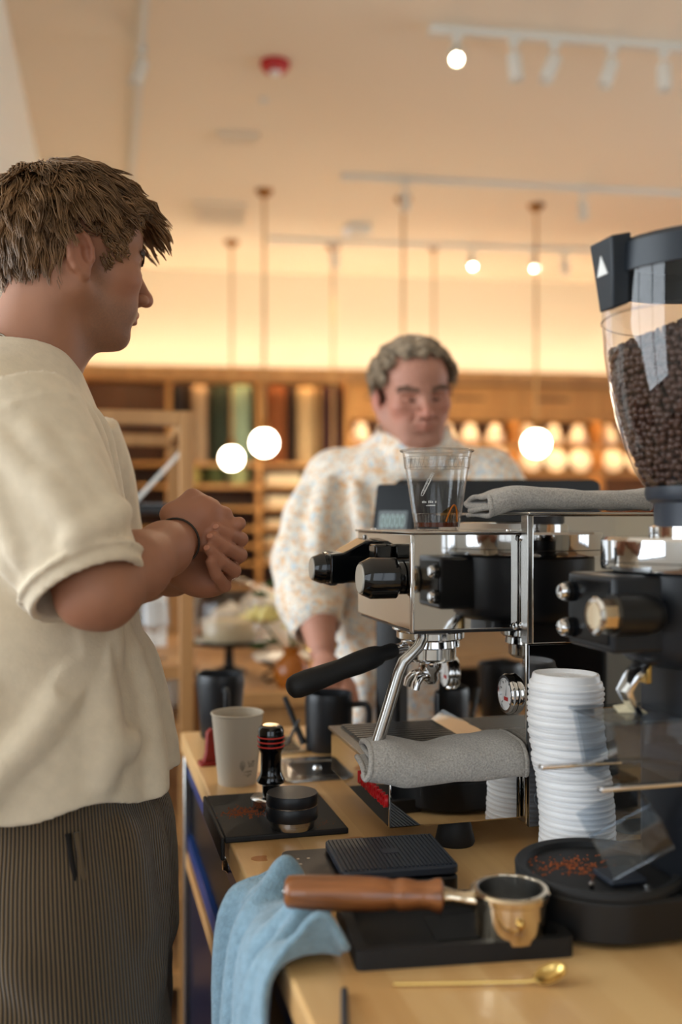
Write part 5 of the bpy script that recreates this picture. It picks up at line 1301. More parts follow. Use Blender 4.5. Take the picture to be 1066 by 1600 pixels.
class Head:
    def __init__(s, origin, yaw, pitch, roll, scale, wide=1.0):
        s.wd = np.array([1, wide, 1]); s.o = np.array(origin); s.R = rot_z(yaw) @ rot_y(pitch) @ rot_x(roll); s.s = scale
    def w(s, p): return s.o + s.R @ (np.array(p, float)*s.s*s.wd)
    def inv(s, P): return ((P-s.o) @ s.R)/s.s/s.wd
    def build(s, F, open_mouth=0.0, heavy=0.0):
        S = s.s
        def E(c, r, k, op='add', R=None): F.ell(s.w(c), np.array(r)*S, k*S, s.R if R is None else s.R @ R, op)
        def C(a, b, ra, rb, k, op='add'): F.cone(s.w(a), s.w(b), ra*S, rb*S, k*S, op)
        E((-.010, 0, .045), (.098, .075, .083), .01)
        E((.038, 0, .052), (.057, .062, .058), .03)
        E((.043, 0, -.018), (.052, .059, .065), .03)
        E((.046, 0, -.060), (.043, .043+heavy*.6, .042), .025)
        for y in (-1, 1):
            E((.060, y*.045, -.012), (.027, .021, .021), .022)
            C((-.004, y*.055, -.040), (.066, y*(.018+heavy), -.086), .020+heavy, .018+heavy*.5, .022)
            E((.066, y*.030, -.048), (.022, .018, .022), .02)
        E((.076, 0, -.089), (.0175, .021, .0165), .014)
        E((.077, 0, -.052), (.022, .028, .022), .014)
        if heavy: E((.035, 0, -.098), (.036, .034, .02), .03)
        # brow, eyes
        for y in (-1, 1):
            C((.0885, y*.010, .0255), (.072, y*.047, .0235), .0085, .0075, .014)
            E((.0965, y*.030, .0055), (.0145, .0175, .0105), .011, 'sub')
            E((.0765, y*.031, .0045), (.0130, .0150, .0115), .004)
            C((.0885, y*.019, .0005), (.0815, y*.0435, .0015), .0016, .0014, .0025, 'sub')
            C((.0880, y*.018, .0115), (.0800, y*.044, .0110), .0018, .0016, .004, 'sub')
        # nose
        C((.0880, 0, .020), (.1145, 0, -.019), .0082, .0095, .012)
        E((.1165, 0, -.0255), (.0115, .0105, .0098), .008)
        for y in (-1, 1):
            E((.1045, y*.0125, -.0285), (.0112, .0078, .0082), .006)
            E((.1095, y*.0062, -.0375), (.0050, .0036, .0042), .003, 'sub')
        # mouth
        for y in (-1, 1):
            C((.1010, 0, -.0500), (.0885, y*.0225, -.0560), .0062, .0040, .005)
            C((.0990, 0, -.0628-open_mouth), (.0875, y*.0205, -.0590-open_mouth*.4), .0068, .0046, .005)
            C((.1070, 0, -.0562-open_mouth*.5), (.0905, y*.0250, -.0572), .0014+open_mouth*.5, .0012, .003, 'sub')
            C((.0930, y*.020, -.032), (.0830, y*.031, -.055), .0018, .0016, .008, 'sub')
        E((.1000, 0, -.0735), (.0085, .018, .0060), .012, 'sub')
        # ears
        for y in (-1, 1):
            Re = rot_z(y*-0.10) @ rot_y(-0.22)
            E((-.014, y*.0775, -.001), (.0185, .0065, .0305), .006, 'add', Re)
            E((-.006, y*.0835, .000), (.0095, .0085, .0150), .003, 'sub', Re)
            E((-.013, y*.0840, .014), (.0090, .0060, .0100), .003, 'sub', Re)
            E((-.006, y*.0770, -.0285), (.0080, .0060, .0085), .006)
            ring = [(-.014+.0175*math.cos(t_)*1.0+0.22*-.029*math.sin(t_), y*(.0810+.0015*-math.cos(t_)), -.001+.029*math.sin(t_)) for t_ in [math.radians(q) for q in range(20, 290, 30)]]
            for a, b in zip(ring, ring[1:]): C(a, b, .0036, .0036, .003)
            C((.003, y*.0775, -.006), (.001, y*.0785, .004), .0042, .0036, .004)
    def tint(s, P, base, red, stub_amt, stub_col, lipw=.75):
        L = s.inv(P); x, y, z = L[:, 0], L[:, 1], L[:, 2]; ay = np.abs(y)
        col = np.tile(np.array(base), (len(P), 1)); red = np.array(red); stub_col = np.array(stub_col)
        def mix(c, w_): return col*(1-w_[:, None]) + c[None, :]*w_[:, None]
        g = lambda cx, cy, cz, r: np.exp(-(((x-cx)/r)**2+((ay-cy)/r)**2+((z-cz)/r)**2))
        col = mix(red, 0.55*np.clip(g(.065, .045, -.02, .026)+g(.115, 0, -.025, .018)+g(-.012, .08, 0, .03), 0, 1))
        lip = np.exp(-((z+.0565)/.0095)**2)*(x > .083)*np.exp(-(ay/.021)**4)
        col = mix(red*np.array([.86, .66, .66]), lipw*np.clip(lip, 0, 1))
        st = np.clip((-.030-z)/.03, 0, 1)*np.clip((x+.005)/.03, 0, 1)*(1-np.clip(lip*1.5, 0, 1))*np.clip((z+.15)/.03, 0, 1)
        st = np.maximum(st, np.exp(-((x-.022)/.014)**2)*np.clip((.02-z)/.02, 0, 1)*(ay > .04)*(z > -.06))
        rnd = np.random.RandomState(1).uniform(.55, 1, len(P))
        col = mix(stub_col, stub_amt*st*rnd)
        return np.clip(col, 0, 1)

def tubes_mesh(paths, rad, sides=3):
    """paths (S, n, 3); rad (S, n)"""
    S, n, _ = paths.shape
    T = np.gradient(paths, axis=1); T /= np.linalg.norm(T, axis=2, keepdims=True)+1e-9
    up = np.array([0.31, 0.57, 0.76]); N = np.cross(T, up); N /= np.linalg.norm(N, axis=2, keepdims=True)+1e-9
    B = np.cross(T, N)
    V = np.stack([paths + rad[..., None]*(math.cos(2*PI*k/sides)*N+math.sin(2*PI*k/sides)*B) for k in range(sides)], 2)   # S,n,sides,3
    idx = np.arange(S*n*sides).reshape(S, n, sides); F = []
    for k in range(sides):
        l = (k+1) % sides
        F.append(np.stack([idx[:, :-1, k], idx[:, :-1, l], idx[:, 1:, l], idx[:, 1:, k]], -1).reshape(-1, 4))
    return V.reshape(-1, 3), np.concatenate(F)

def scalp_at(d, grow):
    """outermost point of cranium and forehead along directions d from inside the head"""
    o = np.array([.010, 0, .048]); best = np.zeros(len(d))
    for c, r in (((-.010, 0, .045), (.098, .075, .083)), ((.038, 0, .052), (.057, .062, .058)), ((.014, 0, .052), (.080, .070, .082))):
        r = np.array(r)*grow; m_ = (o-np.array(c))/r; e = d/r
        A_ = (e*e).sum(1); B_ = (e*m_).sum(1); C_ = (m_*m_).sum()-1
        best = np.maximum(best, (-B_+np.sqrt(np.maximum(B_*B_-A_*C_, 0)))/A_)
    return o+d*best[:, None]
def scalp_roots(hd, line, n, seed, grow=1.0):
    """random points on the cranium above the hairline, head-local"""
    rs = np.random.RandomState(seed); d = rs.normal(size=(n*3, 3)); d /= np.linalg.norm(d, axis=1, keepdims=True)
    q = scalp_at(d, 1.0)
    xs, zs = np.array(line).T
    ok = q[:, 2] > np.interp(q[:, 0], xs, zs)
    return q[ok][:n]

# -------------------------------------------------- the young man
yb = thing('person', 'young man in a cream T-shirt and brown corduroy trousers rubbing his hands', 'person', (-0.40, 1.31, 0))
def at_person(o, root):
    o.parent = root; o.matrix_parent_inverse = Matrix.Translation(root.location).inverted(); return o
SK1 = (0.345, 0.155, 0.084); RD1 = (0.38, 0.13, 0.072); ST1 = (0.165, 0.092, 0.058)
skin1 = skin_mat('young_skin', (190, 134, 104), None)
hd = Head((-0.356, 1.31, 1.672), math.radians(35), math.radians(5), 0, 0.93)
F = Field((-0.53, 1.15, 1.42), (-0.20, 1.47, 1.83), 0.0019)
hd.build(F)
F.cone(hd.w((-.022, 0, -.035)), (-0.430, 1.300, 1.49), .053, .066, .02)
F.cone(hd.w((.030, 0, -.075)), (-0.392, 1.300, 1.52), .026, .034, .03)
for sg in (-1, 1): F.cone(hd.w((-.03, sg*.045, -.02)), (-0.375, 1.305+sg*.012, 1.50), .014, .014, .03)
F.cone((-0.43, 1.19, 1.475), (-0.43, 1.42, 1.475), .05, .05, .05)
P1, F1 = F.mesh(1)
# arms and hands
A = Field((-0.47, 1.005, 1.135), (-0.108, 1.62, 1.49), 0.0022)
A.chain([(-.375, 1.125, 1.43), (-.315, 1.085, 1.33), (-.256, 1.065, 1.259)], [.050, .044, .037], .02)
A.chain([(-.256, 1.065, 1.262), (-.232, 1.125, 1.286), (-.212, 1.195, 1.303), (-.203, 1.245, 1.313)], [.0365, .0365, .030, .0250], .02)
A.ell((-.280, 1.058, 1.250), (.020, .020, .020), .02)
A.chain([(-.405, 1.50, 1.43), (-.385, 1.545, 1.33), (-.350, 1.555, 1.250)], [.050, .045, .038], .02)
A.chain([(-.350, 1.555, 1.250), (-.290, 1.47, 1.256), (-.232, 1.37, 1.266), (-.210, 1.330, 1.270)], [.037, .035, .029, .025], .02)
# right hand: closed, knuckles up and to the right
Rh = rot_y(-0.70)
A.ell((-.190, 1.266, 1.328), (.042, .026, .031), .012, Rh)
A.ell((-.176, 1.262, 1.346), (.024, .024, .023), .012)
A.ell((-.206, 1.252, 1.345), (.022, .016, .016), .010)          # thumb ball
for (a, b, c, d_) in (((-.170, 1.258, 1.350), (-.150, 1.272, 1.344), (-.152, 1.296, 1.325), (-.172, 1.300, 1.318)),
                     ((-.166, 1.256, 1.337), (-.145, 1.270, 1.328), (-.148, 1.294, 1.312), (-.168, 1.298, 1.306)),
                     ((-.166, 1.256, 1.322), (-.147, 1.269, 1.313), (-.151, 1.291, 1.300), (-.170, 1.296, 1.296)),
                     ((-.170, 1.257, 1.309), (-.154, 1.268, 1.299), (-.158, 1.287, 1.289), (-.174, 1.292, 1.288))):
    A.chain([a, b, c, d_], [.0125, .0108, .0096, .0085], .004)
A.chain([(-.212, 1.250, 1.345), (-.190, 1.272, 1.366), (-.165, 1.288, 1.356)], [.013, .0112, .0092], .006)
# left hand: palm below, fingers folded back over the right hand
A.ell((-.190, 1.305, 1.266), (.040, .030, .024), .012, rot_y(0.12))
A.ell((-.176, 1.290, 1.258), (.034, .022, .021), .012)
def lf_(mcp, pip, dip, tip, r):
    A.chain([mcp, pip], [r*1.12, r*1.02], .003); A.chain([pip, dip, tip], [r*1.0, r*.95, r*.82], .0015)
lf_((-.158, 1.312, 1.288), (-.1290, 1.286, 1.3130), (-.1420, 1.262, 1.3200), (-.1545, 1.248, 1.3270), .0092)
lf_((-.158, 1.308, 1.275), (-.1300, 1.280, 1.2930), (-.1460, 1.254, 1.3040), (-.1600, 1.240, 1.3160), .0096)
lf_((-.162, 1.303, 1.262), (-.1370, 1.274, 1.2730), (-.1510, 1.249, 1.2860), (-.1635, 1.236, 1.3020), .0092)
lf_((-.168, 1.297, 1.252), (-.1480, 1.267, 1.2540), (-.1560, 1.246, 1.2690), (-.1620, 1.236, 1.2860), .0082)
A.chain([(-.190, 1.300, 1.290), (-.160, 1.290, 1.326), (-.130, 1.272, 1.3335)], [.0125, .0105, .0088], .005)
P2, F2 = A.mesh(1)
P = np.concatenate([P1, P2]); Fq = np.concatenate([F1, F2+len(P1)])
body = mesh_obj('body', P, Fq, skin1, None, smooth=180); at_person(body, yb)
c1 = hd.tint(P1, SK1, RD1, 0.62, ST1)
c2 = np.tile(np.array(SK1), (len(P2), 1))
kn = np.exp(-(((P2[:, 0]+.15)/.05)**2)); c2 = c2*(1-.35*kn[:, None])+np.array(RD1)*.35*kn[:, None]
el = np.exp(-(((P2-np.array([-.28, 1.06, 1.24]))/.04)**2).sum(1)); c2 = c2*(1-.4*el[:, None])+np.array(RD1)*.4*el[:, None]
add_tint(body, np.concatenate([c1, c2]))
# finger nails
nail = mat('nail', (188, 130, 104), 0.35)
for p_, d_ in (((-.1565, 1.2400, 1.3300), (-.5, -.8, .3)), ((-.1630, 1.2315, 1.3185), (-.5, -.8, .3)), ((-.1665, 1.2280, 1.3040), (-.5, -.8, .3))):
    at_person(MB().lathe([(0.0046, -0.0012), (0.004, 0.0), (0, 0.0003)], 14, p_, d_, 1.0, 0.75).build('fingernail', nail), yb)
# eyes lashes and brows
lash = mat('lash', (40, 26, 18), 0.6)
for sg in (-1, 1):
    rs = np.random.RandomState(3+sg); n_ = 46; f = rs.uniform(0, 1, n_)
    a = np.stack([.0905-.0080*f, sg*(.0185+.026*f), .0010+0*f], 1); b = a+np.stack([.0075-.002*f, sg*(.001+.003*f), -.0035-.0*f], 1)
    pth = np.stack([a, (a+b)/2+np.array([0, 0, -.0008]), b], 1)
    W = np.array([hd.w(q) for q in pth.reshape(-1, 3)]).reshape(pth.shape)
    V, Q = tubes_mesh(W, np.tile(np.array([.0009, .0008, .0004]), (n_, 1))); at_person(mesh_obj('eyelashes', V, Q, lash, smooth=180), yb)
    n_ = 200; f = rs.uniform(0, 1, n_); g_ = rs.normal(0, .0022, n_)
    a = np.stack([.1005-.018*f**1.6, sg*(.012+.039*f), .0235+.007*np.sin(f*2.4)+g_], 1); b = a+np.stack([-.001-.003*f, sg*np.full(n_, .0075), .0015-.003*f], 1)
    pth = np.stack([a, (a+b)/2+np.array([.0012, 0, 0]), b], 1)
    W = np.array([hd.w(q) for q in pth.reshape(-1, 3)]).reshape(pth.shape)
    V, Q = tubes_mesh(W, np.tile(np.array([.0006, .0006, .0002]), (n_, 1))); at_person(mesh_obj('eyebrow', V, Q, lash, smooth=180), yb)

# hair: clumps that lie over the scalp and fall forward at the fringe
def hair_mesh(name, hd, line, nclump, per, seed, root, m, length, lift, grav, crown, fringe, curl=0.0, rad=0.0011, spread=0.0075, seg=9, cap=True, fgrav=1.0):
    rs = np.random.RandomState(seed)
    roots = scalp_roots(hd, line, nclump, seed); nC = len(roots)
    C0 = np.array([-.010, 0, .045]); RR = np.array([.098, .075, .083]); FC = np.array([.038, 0, .052]); FR = np.array([.057, .062, .058])
    def nrm(p): q = (p-C0)/RR**2; return q/(np.linalg.norm(q, axis=-1, keepdims=True)+1e-9)
    L = length(roots, rs)
    R = np.repeat(roots, per, 0) + rs.normal(0, spread*0.5, (nC*per, 3))
    Ls = np.repeat(L, per)*rs.uniform(.75, 1.08, nC*per)
    cl = np.repeat(np.arange(nC), per); S = len(R)
    tw = np.repeat(rs.normal(0, 0.32, (nC, 3)), per, 0)+rs.normal(0, .10, (S, 3))
    lf = np.repeat(rs.uniform(.3, 1.0, nC), per)*rs.uniform(.8, 1.2, S)
    n0 = nrm(R); d = R-np.array(crown); d = d-n0*(d*n0).sum(1, keepdims=True); d /= np.linalg.norm(d, axis=1, keepdims=True)+1e-9
    d = d+fringe(R)+tw*0.6; d = d-n0*(d*n0).sum(1, keepdims=True)*0.8; d /= np.linalg.norm(d, axis=1, keepdims=True)+1e-9
    p = C0+(R-C0)*1.0; pts = [p.copy()]
    ph = np.repeat(rs.uniform(0, 6.28, nC), per)+rs.normal(0, .3, S); fq = np.repeat(rs.uniform(.8, 1.3, nC), per)
    for i in range(1, seg):
        f = i/(seg-1)
        step = (Ls/(seg-1))[:, None]
        d = d+np.array([0, 0, -1.0])*(grav*np.where(R[:, 0] > .02, fgrav, 1.0))[:, None]*f/(seg-1)*3
        d /= np.linalg.norm(d, axis=1, keepdims=True)+1e-9
        p = p+d*step
        e = np.linalg.norm((p-C0)/RR, axis=1)
        need = 1.03+lift(p)*lf*math.sin(min(1, f*1.4)*PI*0.62)
        k = np.where(e < need, need/np.maximum(e, 1e-3), 1.0)
        p = C0+(p-C0)*k[:, None]
        e2 = np.linalg.norm((p-FC)/FR, axis=1); n2 = need+.09
        k = np.where((e2 < n2) & (p[:, 2] > .02), n2/np.maximum(e2, 1e-3), 1.0); p = FC+(p-FC)*k[:, None]
        q = p
        if curl:
            n1 = nrm(p); b1 = np.cross(n1, d)
            q = p+curl*(np.sin(ph+fq*f*9)[:, None]*b1+np.cos(ph+fq*f*9)[:, None]*n1*0.7)*min(1, f*2)
        pts.append(q.copy())
    W = np.stack(pts, 1)
    # strands of one clump draw together towards the tip
    mean = W.reshape(nC, per, seg, 3).mean(1, keepdims=True)
    tt = np.linspace(0, 1, seg)[None, None, :, None]**1.5*0.78
    W = (W.reshape(nC, per, seg, 3)*(1-tt)+mean*tt).reshape(S, seg, 3)
    Ww = hd.o + (W*hd.s*hd.wd) @ hd.R.T
    rr = rad*np.array([1.0, 1.1, 1.1, 1.05, 1.0, .9, .75, .5, .2])[:seg]*hd.s
    V, Q = tubes_mesh(Ww, np.tile(rr, (S, 1))*rs.uniform(.7, 1.25, (S, 1)))
    if cap:                                            # dense underlayer hugging the scalp
        nu, nv = 56, 40; us = np.linspace(0, 2*PI, nu, endpoint=False); vs_ = np.linspace(0.02, PI*.72, nv)
        U, Vv = np.meshgrid(us, vs_); D = np.stack([np.sin(Vv)*np.cos(U), np.sin(Vv)*np.sin(U), np.cos(Vv)], -1).reshape(-1, 3)
        pc = scalp_at(D, 1.075)
        xs, zs = np.array(line).T; ok = pc[:, 2] > np.interp(pc[:, 0], xs, zs)+.004
        idx = np.arange(nu*nv).reshape(nv, nu); qf = np.stack([idx[:-1, :], idx[1:, :], np.roll(idx, -1, 1)[1:, :], np.roll(idx, -1, 1)[:-1, :]], -1).reshape(-1, 4)
        qf = qf[ok[qf].all(1)]
        Q = np.concatenate([Q, qf+len(V)]); V = np.concatenate([V, hd.o+(pc*hd.s*hd.wd) @ hd.R.T])
    o = mesh_obj(name, V, Q, m, smooth=180); at_person(o, root); return o
yline = [(-.12, -.060), (-.075, -.058), (-.045, -.030), (-.034, .014), (-.030, .034), (.006, .042), (.018, .014), (.027, .004), (.036, .040), (.050, .070), (.066, .086), (.085, .096), (.10, .104)]
hair_mesh('hair', hd, yline, 1000, 9, 7, yb, M['hair'],
          lambda r, rs: np.where(r[:, 0] > .025, np.where(np.abs(r[:, 1]) > .042, .028, .080), np.where(r[:, 2] > .09, .085, np.where(r[:, 0] < -.04, .074, np.where((r[:, 2] < .085) & (r[:, 0] > -.036), .018, .046))))*rs.uniform(.75, 1.15, len(r)),
          lambda p: np.where(p[:, 2] > .06, .26, .17)+.16*np.clip((p[:, 0]-.04)/.05, 0, 1), 0.20, (-.055, .005, .125),
          lambda r: np.stack([1.5*np.clip((r[:, 0]+.01)/.05, 0, 1)*np.clip((r[:, 2]-.04)/.05, 0, 1), 0*r[:, 0], -.35*np.clip((.07-r[:, 2])/.05, 0, 1)], 1), curl=0.0026, rad=0.00115, fgrav=0.55)

# clothes -------------------------------------------------------------
PHI = math.radians(12); cP, sP = math.cos(PHI), math.sin(PHI)
def torso_fn(tab, cy, cphi, sphi, e=2.4):
    zt, a_, b_, cx_ = (np.array(c) for c in zip(*tab))
    def fn(X, Y, Z):
        a = np.interp(Z, zt, a_); b = np.interp(Z, zt, b_); cx = np.interp(Z, zt, cx_)
        xf = cphi*(X-cx)+sphi*(Y-cy); yl = -sphi*(X-cx)+cphi*(Y-cy)
        r = (np.abs(xf/a)**e+np.abs(yl/b)**e)**(1/e)
        return ((r-1)*np.minimum(a, b)*0.9).astype(np.float32)
    return fn
ytab = [(0.90, .168, .232, -.392), (1.00, .166, .230, -.392), (1.10, .158, .226, -.402), (1.20, .148, .221, -.414), (1.30, .138, .215, -.424), (1.38, .130, .208, -.432), (1.44, .122, .200, -.436), (1.49, .110, .182, -.436), (1.53, .092, .142, -.434), (1.562, .076, .098, -.434), (1.60, .05, .06, -.434), (1.62, .03, .04, -.434)]
TF = torso_fn(ytab, 1.31, cP, sP)
Sh = Field((-0.66, 0.965, 0.94), (-0.165, 1.66, 1.63), 0.0033)
Sh.func(TF)
Sh.cone((-.425, 1.175, 1.462), (-.425, 1.44, 1.462), .062, .062, .05)
axs = np.array([-.372, 1.135, 1.442]); axe = np.array([-.2695, 1.062, 1.262])
axs2 = np.array([-.405, 1.475, 1.442]); axe2 = np.array([-.368, 1.552, 1.285])
for a, b in ((axs, axe), (axs2, axe2)):
    d_ = (b-a)/np.linalg.norm(b-a)
    def slv(X, Y, Z, a=a, b=b, d_=d_):
        t_ = (X-a[0])*d_[0]+(Y-a[1])*d_[1]+(Z-a[2])*d_[2]; L = np.linalg.norm(b-a)
        q = np.sqrt(np.maximum((X-a[0]-t_*d_[0])**2+(Y-a[1]-t_*d_[1])**2*1.15+(Z-a[2]-t_*d_[2])**2, 0))
        f = np.clip(t_/L, -.3, 1.2); r = .083-.014*f+.004*np.sin(f*5)
        return np.maximum(np.maximum(q-r, t_-L), -t_-.02)
    Sh.func(slv, 0.028, lo=np.minimum(a, b)-.11, hi=np.maximum(a, b)+.11)
def tp(z, th, off=0.0):
    """point on the shirt body at height z and angle th (0 = front, -90 = the side near the camera)"""
    r = [np.interp(z, [t_[0] for t_ in ytab], [t_[k] for t_ in ytab]) for k in (1, 2, 3)]
    c, s_ = math.cos(math.radians(th)), math.sin(math.radians(th)); e = 2/2.4
    xf = (r[0]+off)*math.copysign(abs(c)**e, c); yl = (r[1]+off)*math.copysign(abs(s_)**e, s_)
    return (r[2]+cP*xf-sP*yl, 1.31+sP*xf+cP*yl, z)
def sp_(t_, th, off=0.0):
    """point on the near sleeve: t along it, th around it (0 = towards the camera, 90 = forward)"""
    d_ = (axe-axs)/np.linalg.norm(axe-axs); u = np.array([0, -1., 0]); u = u-d_*(u@d_); u /= np.linalg.norm(u); v = np.cross(u, d_); v = v if v[0] > 0 else -v
    r = .083-.014*t_+off; a = math.radians(th)
    return tuple(axs+(axe-axs)*t_+r*(math.cos(a)*u*.95+math.sin(a)*v))
def stroke(fn, pts, r0, r1, k=0.024, off=0.0, op='add'):
    off = off-0.35*r0 if r0 > .005 else off
    q = [fn(*p, off) for p in smooth_path(pts, 9)]; n_ = len(q)
    rr = [r0+(r1-r0)*i/(n_-1) for i in range(n_)]
    rr[0] *= .35; rr[1] *= .75; rr[-1] *= .35; rr[-2] *= .75
    Sh.chain(q, rr, k, op)
# ridges of cloth
stroke(tp, [(1.47, -28), (1.38, -22), (1.28, -30)], .010, .006)
stroke(tp, [(1.45, -44), (1.36, -36), (1.25, -40), (1.17, -46)], .011, .008)
stroke(tp, [(1.47, -10), (1.40, -6), (1.32, -10)], .008, .006)
stroke(tp, [(1.17, -66), (1.12, -80), (1.06, -96), (1.0, -110)], .008, .009)
stroke(tp, [(1.16, -100), (1.10, -108), (1.02, -120)], .010, .010)
stroke(tp, [(1.20, -30), (1.12, -27), (1.05, -30), (0.99, -34)], .008, .014)
stroke(tp, [(1.18, -8), (1.10, -6), (1.0, -8)], .008, .014)
stroke(tp, [(1.10, -60), (1.075, -52), (1.08, -44)], .007, .004)
stroke(tp, [(1.22, -58), (1.13, -55), (1.04, -62)], .006, .010)
for th, t0, t1, w_, r_ in ((10, .15, .75, 18, .008), (38, .25, .80, 14, .008), (-25, .1, .8, -14, .007), (62, .35, .82, 10, .009), (-50, .3, .8, -8, .007), (25, .5, .85, 5, .006)):
    stroke(sp_, [(t0, th-w_), ((t0+t1)/2, th), (t1, th+w_*.6)], r_, r_*.7, .02, -.002)
stroke(sp_, [(.70, 95), (.76, 70), (.82, 45), (.86, 15)], .007, .005, .018, .000)
stroke(sp_, [(.03, 120), (.06, 70), (.09, 20), (.10, -30), (.08, -80)], .0032, .0032, .006, -.0015)       # shoulder seam
for th in range(-120, 121, 24): stroke(sp_, [(.915, th-12), (.915, th), (.915, th+12)], .0022, .0022, .004, -.0012)   # sleeve hem stitch
# openings: hem, sleeve ends, neck
d_ = (axe-axs)/np.linalg.norm(axe-axs)
def endcut(a, b):
    dd = (b-a)/np.linalg.norm(b-a); L = np.linalg.norm(b-a)
    def fn(X, Y, Z):
        t_ = (X-a[0])*dd[0]+(Y-a[1])*dd[1]+(Z-a[2])*dd[2]
        q = np.sqrt((X-a[0]-t_*dd[0])**2+(Y-a[1]-t_*dd[1])**2+(Z-a[2]-t_*dd[2])**2)
        return np.maximum(np.maximum(L-t_, q-.11), .004-TF(X, Y, Z))
    return fn
for a, b in ((axs, axe), (axs2, axe2)): Sh.func(endcut(a, b), 0.0, 'sub', lo=np.minimum(a, b)-.13, hi=np.maximum(a, b)+.13)
Sh.cone(axe-d_*0.030, axe+d_*0.05, .055, .056, .002, 'sub')
d2 = (axe2-axs2)/np.linalg.norm(axe2-axs2); Sh.cone(axe2-d2*0.03, axe2+d2*0.05, .052, .054, .002, 'sub')
Sh.func(lambda X, Y, Z: (0.998+0.012*np.sin(X*14+1.0)+0.008*np.sin(Y*11)+0.05*(X+.39)*0.4-Z), 0.004, 'sub') if False else None
def hemcut(X, Y, Z): return Z-(1.003+0.055*(X+.39)+0.006*np.sin((X*1.2+Y)*26)+0.004*np.sin(Y*19))+0*X
Sh.D[...] = np.maximum(Sh.D, -np.broadcast_to(hemcut(Sh.ax[0][:, None, None], Sh.ax[1][None, :, None], Sh.ax[2][None, None, :]), Sh.D.shape)).astype(np.float32)
Sh.cone((-.448, 1.305, 1.535), (-.395, 1.305, 1.69), .077, .125, .008, 'sub')
P, Fq = Sh.mesh(2)
cotton = mat('cream_cotton', (217, 200, 173), 0.9, 0, var=0.05, vscale=60, bump=0.22, bscale=260, sheen=0.15)
sh = mesh_obj('shirt', P, Fq, cotton, smooth=180); at_person(sh, yb)
nb = [(-.434+.078*math.cos(a)*1.0, 1.305+.081*math.sin(a), 1.549-.026*math.cos(a)) for a in [2*PI*i/36 for i in range(36)]]
at_person(MB().tube(nb, 0.0085, 10, closed=True, flat=0.6).build('neckband', cotton, smooth=180), yb)
# side seam of the shirt
at_person(MB().tube([tp(z, -104-10*(1.2-z), 0.0015) for z in np.linspace(1.2, 1.0, 14)], 0.0016, 6).build('side_seam', cotton, smooth=180), yb)
chain_m = mat('silver_chain', (190, 184, 170), 0.25, 1.0)
nk = []
for i in range(120):
    a = 2*PI*i/120; tw = i*0.9
    nk.append((-.428+.0675*math.cos(a)+.0012*math.cos(tw), 1.303+.0685*math.sin(a)+.0012*math.sin(tw), 1.570-.034*math.cos(a)+.0012*math.sin(tw)))
at_person(MB().tube(nk, 0.0018, 6, closed=True).build('necklace', chain_m, smooth=180), yb)
br = []; bd = Vector((.009, .05, .011)).normalized(); bu = bd.orthogonal().normalized(); bv_ = bd.cross(bu)
for i in range(28): a = 2*PI*i/28; br.append(Vector((-.2045, 1.238, 1.3115))+(bu*math.cos(a)+bv_*math.sin(a))*0.0292)
at_person(MB().tube(br, 0.0014, 6, closed=True).build('bracelet', mat('cord_bracelet', (52, 44, 36), 0.7), smooth=180), yb)

# corduroy trousers
Tr = Field((-0.62, 1.04, 0.03), (-0.155, 1.58, 1.06), 0.005)
ptab = [(0.60, .12, .19, -.37), (0.78, .134, .206, -.372), (0.86, .138, .210, -.376), (0.94, .142, .208, -.380), (1.0, .142, .200, -.388), (1.05, .138, .196, -.392)]
pf_ = torso_fn(ptab, 1.31, cP, sP)
Tr.func(lambda X, Y, Z: np.maximum(pf_(X, Y, Z), .74-Z), .03)
Tr.chain([(-.362, 1.215, .86), (-.326, 1.205, .66), (-.326, 1.205, .45), (-.345, 1.205, .12)], [.116, .112, .108, .106], .05)
Tr.chain([(-.362, 1.405, .86), (-.365, 1.415, .66), (-.372, 1.415, .45), (-.385, 1.415, .12)], [.118, .112, .108, .108], .05)
def pp(z, th, off=0.0):
    r = [np.interp(z, [t_[0] for t_ in ptab], [t_[k] for t_ in ptab]) for k in (1, 2, 3)]
    c, s_ = math.cos(math.radians(th)), math.sin(math.radians(th)); e = 2/2.4
    xf = (r[0]+off)*math.copysign(abs(c)**e, c); yl = (r[1]+off)*math.copysign(abs(s_)**e, s_)
    return (r[2]+cP*xf-sP*yl, 1.31+sP*xf+cP*yl, z)
for pts, r0, r1 in (([(1.0, -35), (.92, -30), (.84, -34), (.76, -40)], .010, .014), ([(1.0, -18), (.9, -14), (.8, -16)], .010, .014), ([(.98, -50), (.90, -46), (.84, -44)], .008, .008), ([(.86, -100), (.80, -85), (.76, -70)], .010, .006), ([(.80, -115), (.76, -95), (.74, -80)], .010, .006)):
    q = [pp(*p) for p in smooth_path(pts, 8)]; rr = list(np.linspace(r0, r1, 8)); rr[0] *= .4; rr[-1] *= .4
    Tr.chain(q, rr, .03)
Tr.D[...] = np.maximum(Tr.D, 0.055-Tr.ax[2][None, None, :])
Tr.D[...] = np.maximum(Tr.D, Tr.ax[2][None, None, :]-1.045)
P, Fq = Tr.mesh(2)
m, nt, b = new_mat('corduroy')
at_ = nd(nt, 'ShaderNodeAttribute'); at_.attribute_name = 'rib'
mu = nd(nt, 'ShaderNodeMath', operation='MULTIPLY'); mu.inputs[1].default_value = 2*PI/0.0043
sn = nd(nt, 'ShaderNodeMath', operation='SINE'); nt.links.new(at_.outputs['Fac'], mu.inputs[0]); nt.links.new(mu.outputs[0], sn.inputs[0])
mr = nd(nt, 'ShaderNodeMapRange'); mr.inputs['From Min'].default_value = -1; nt.links.new(sn.outputs[0], mr.inputs[0])
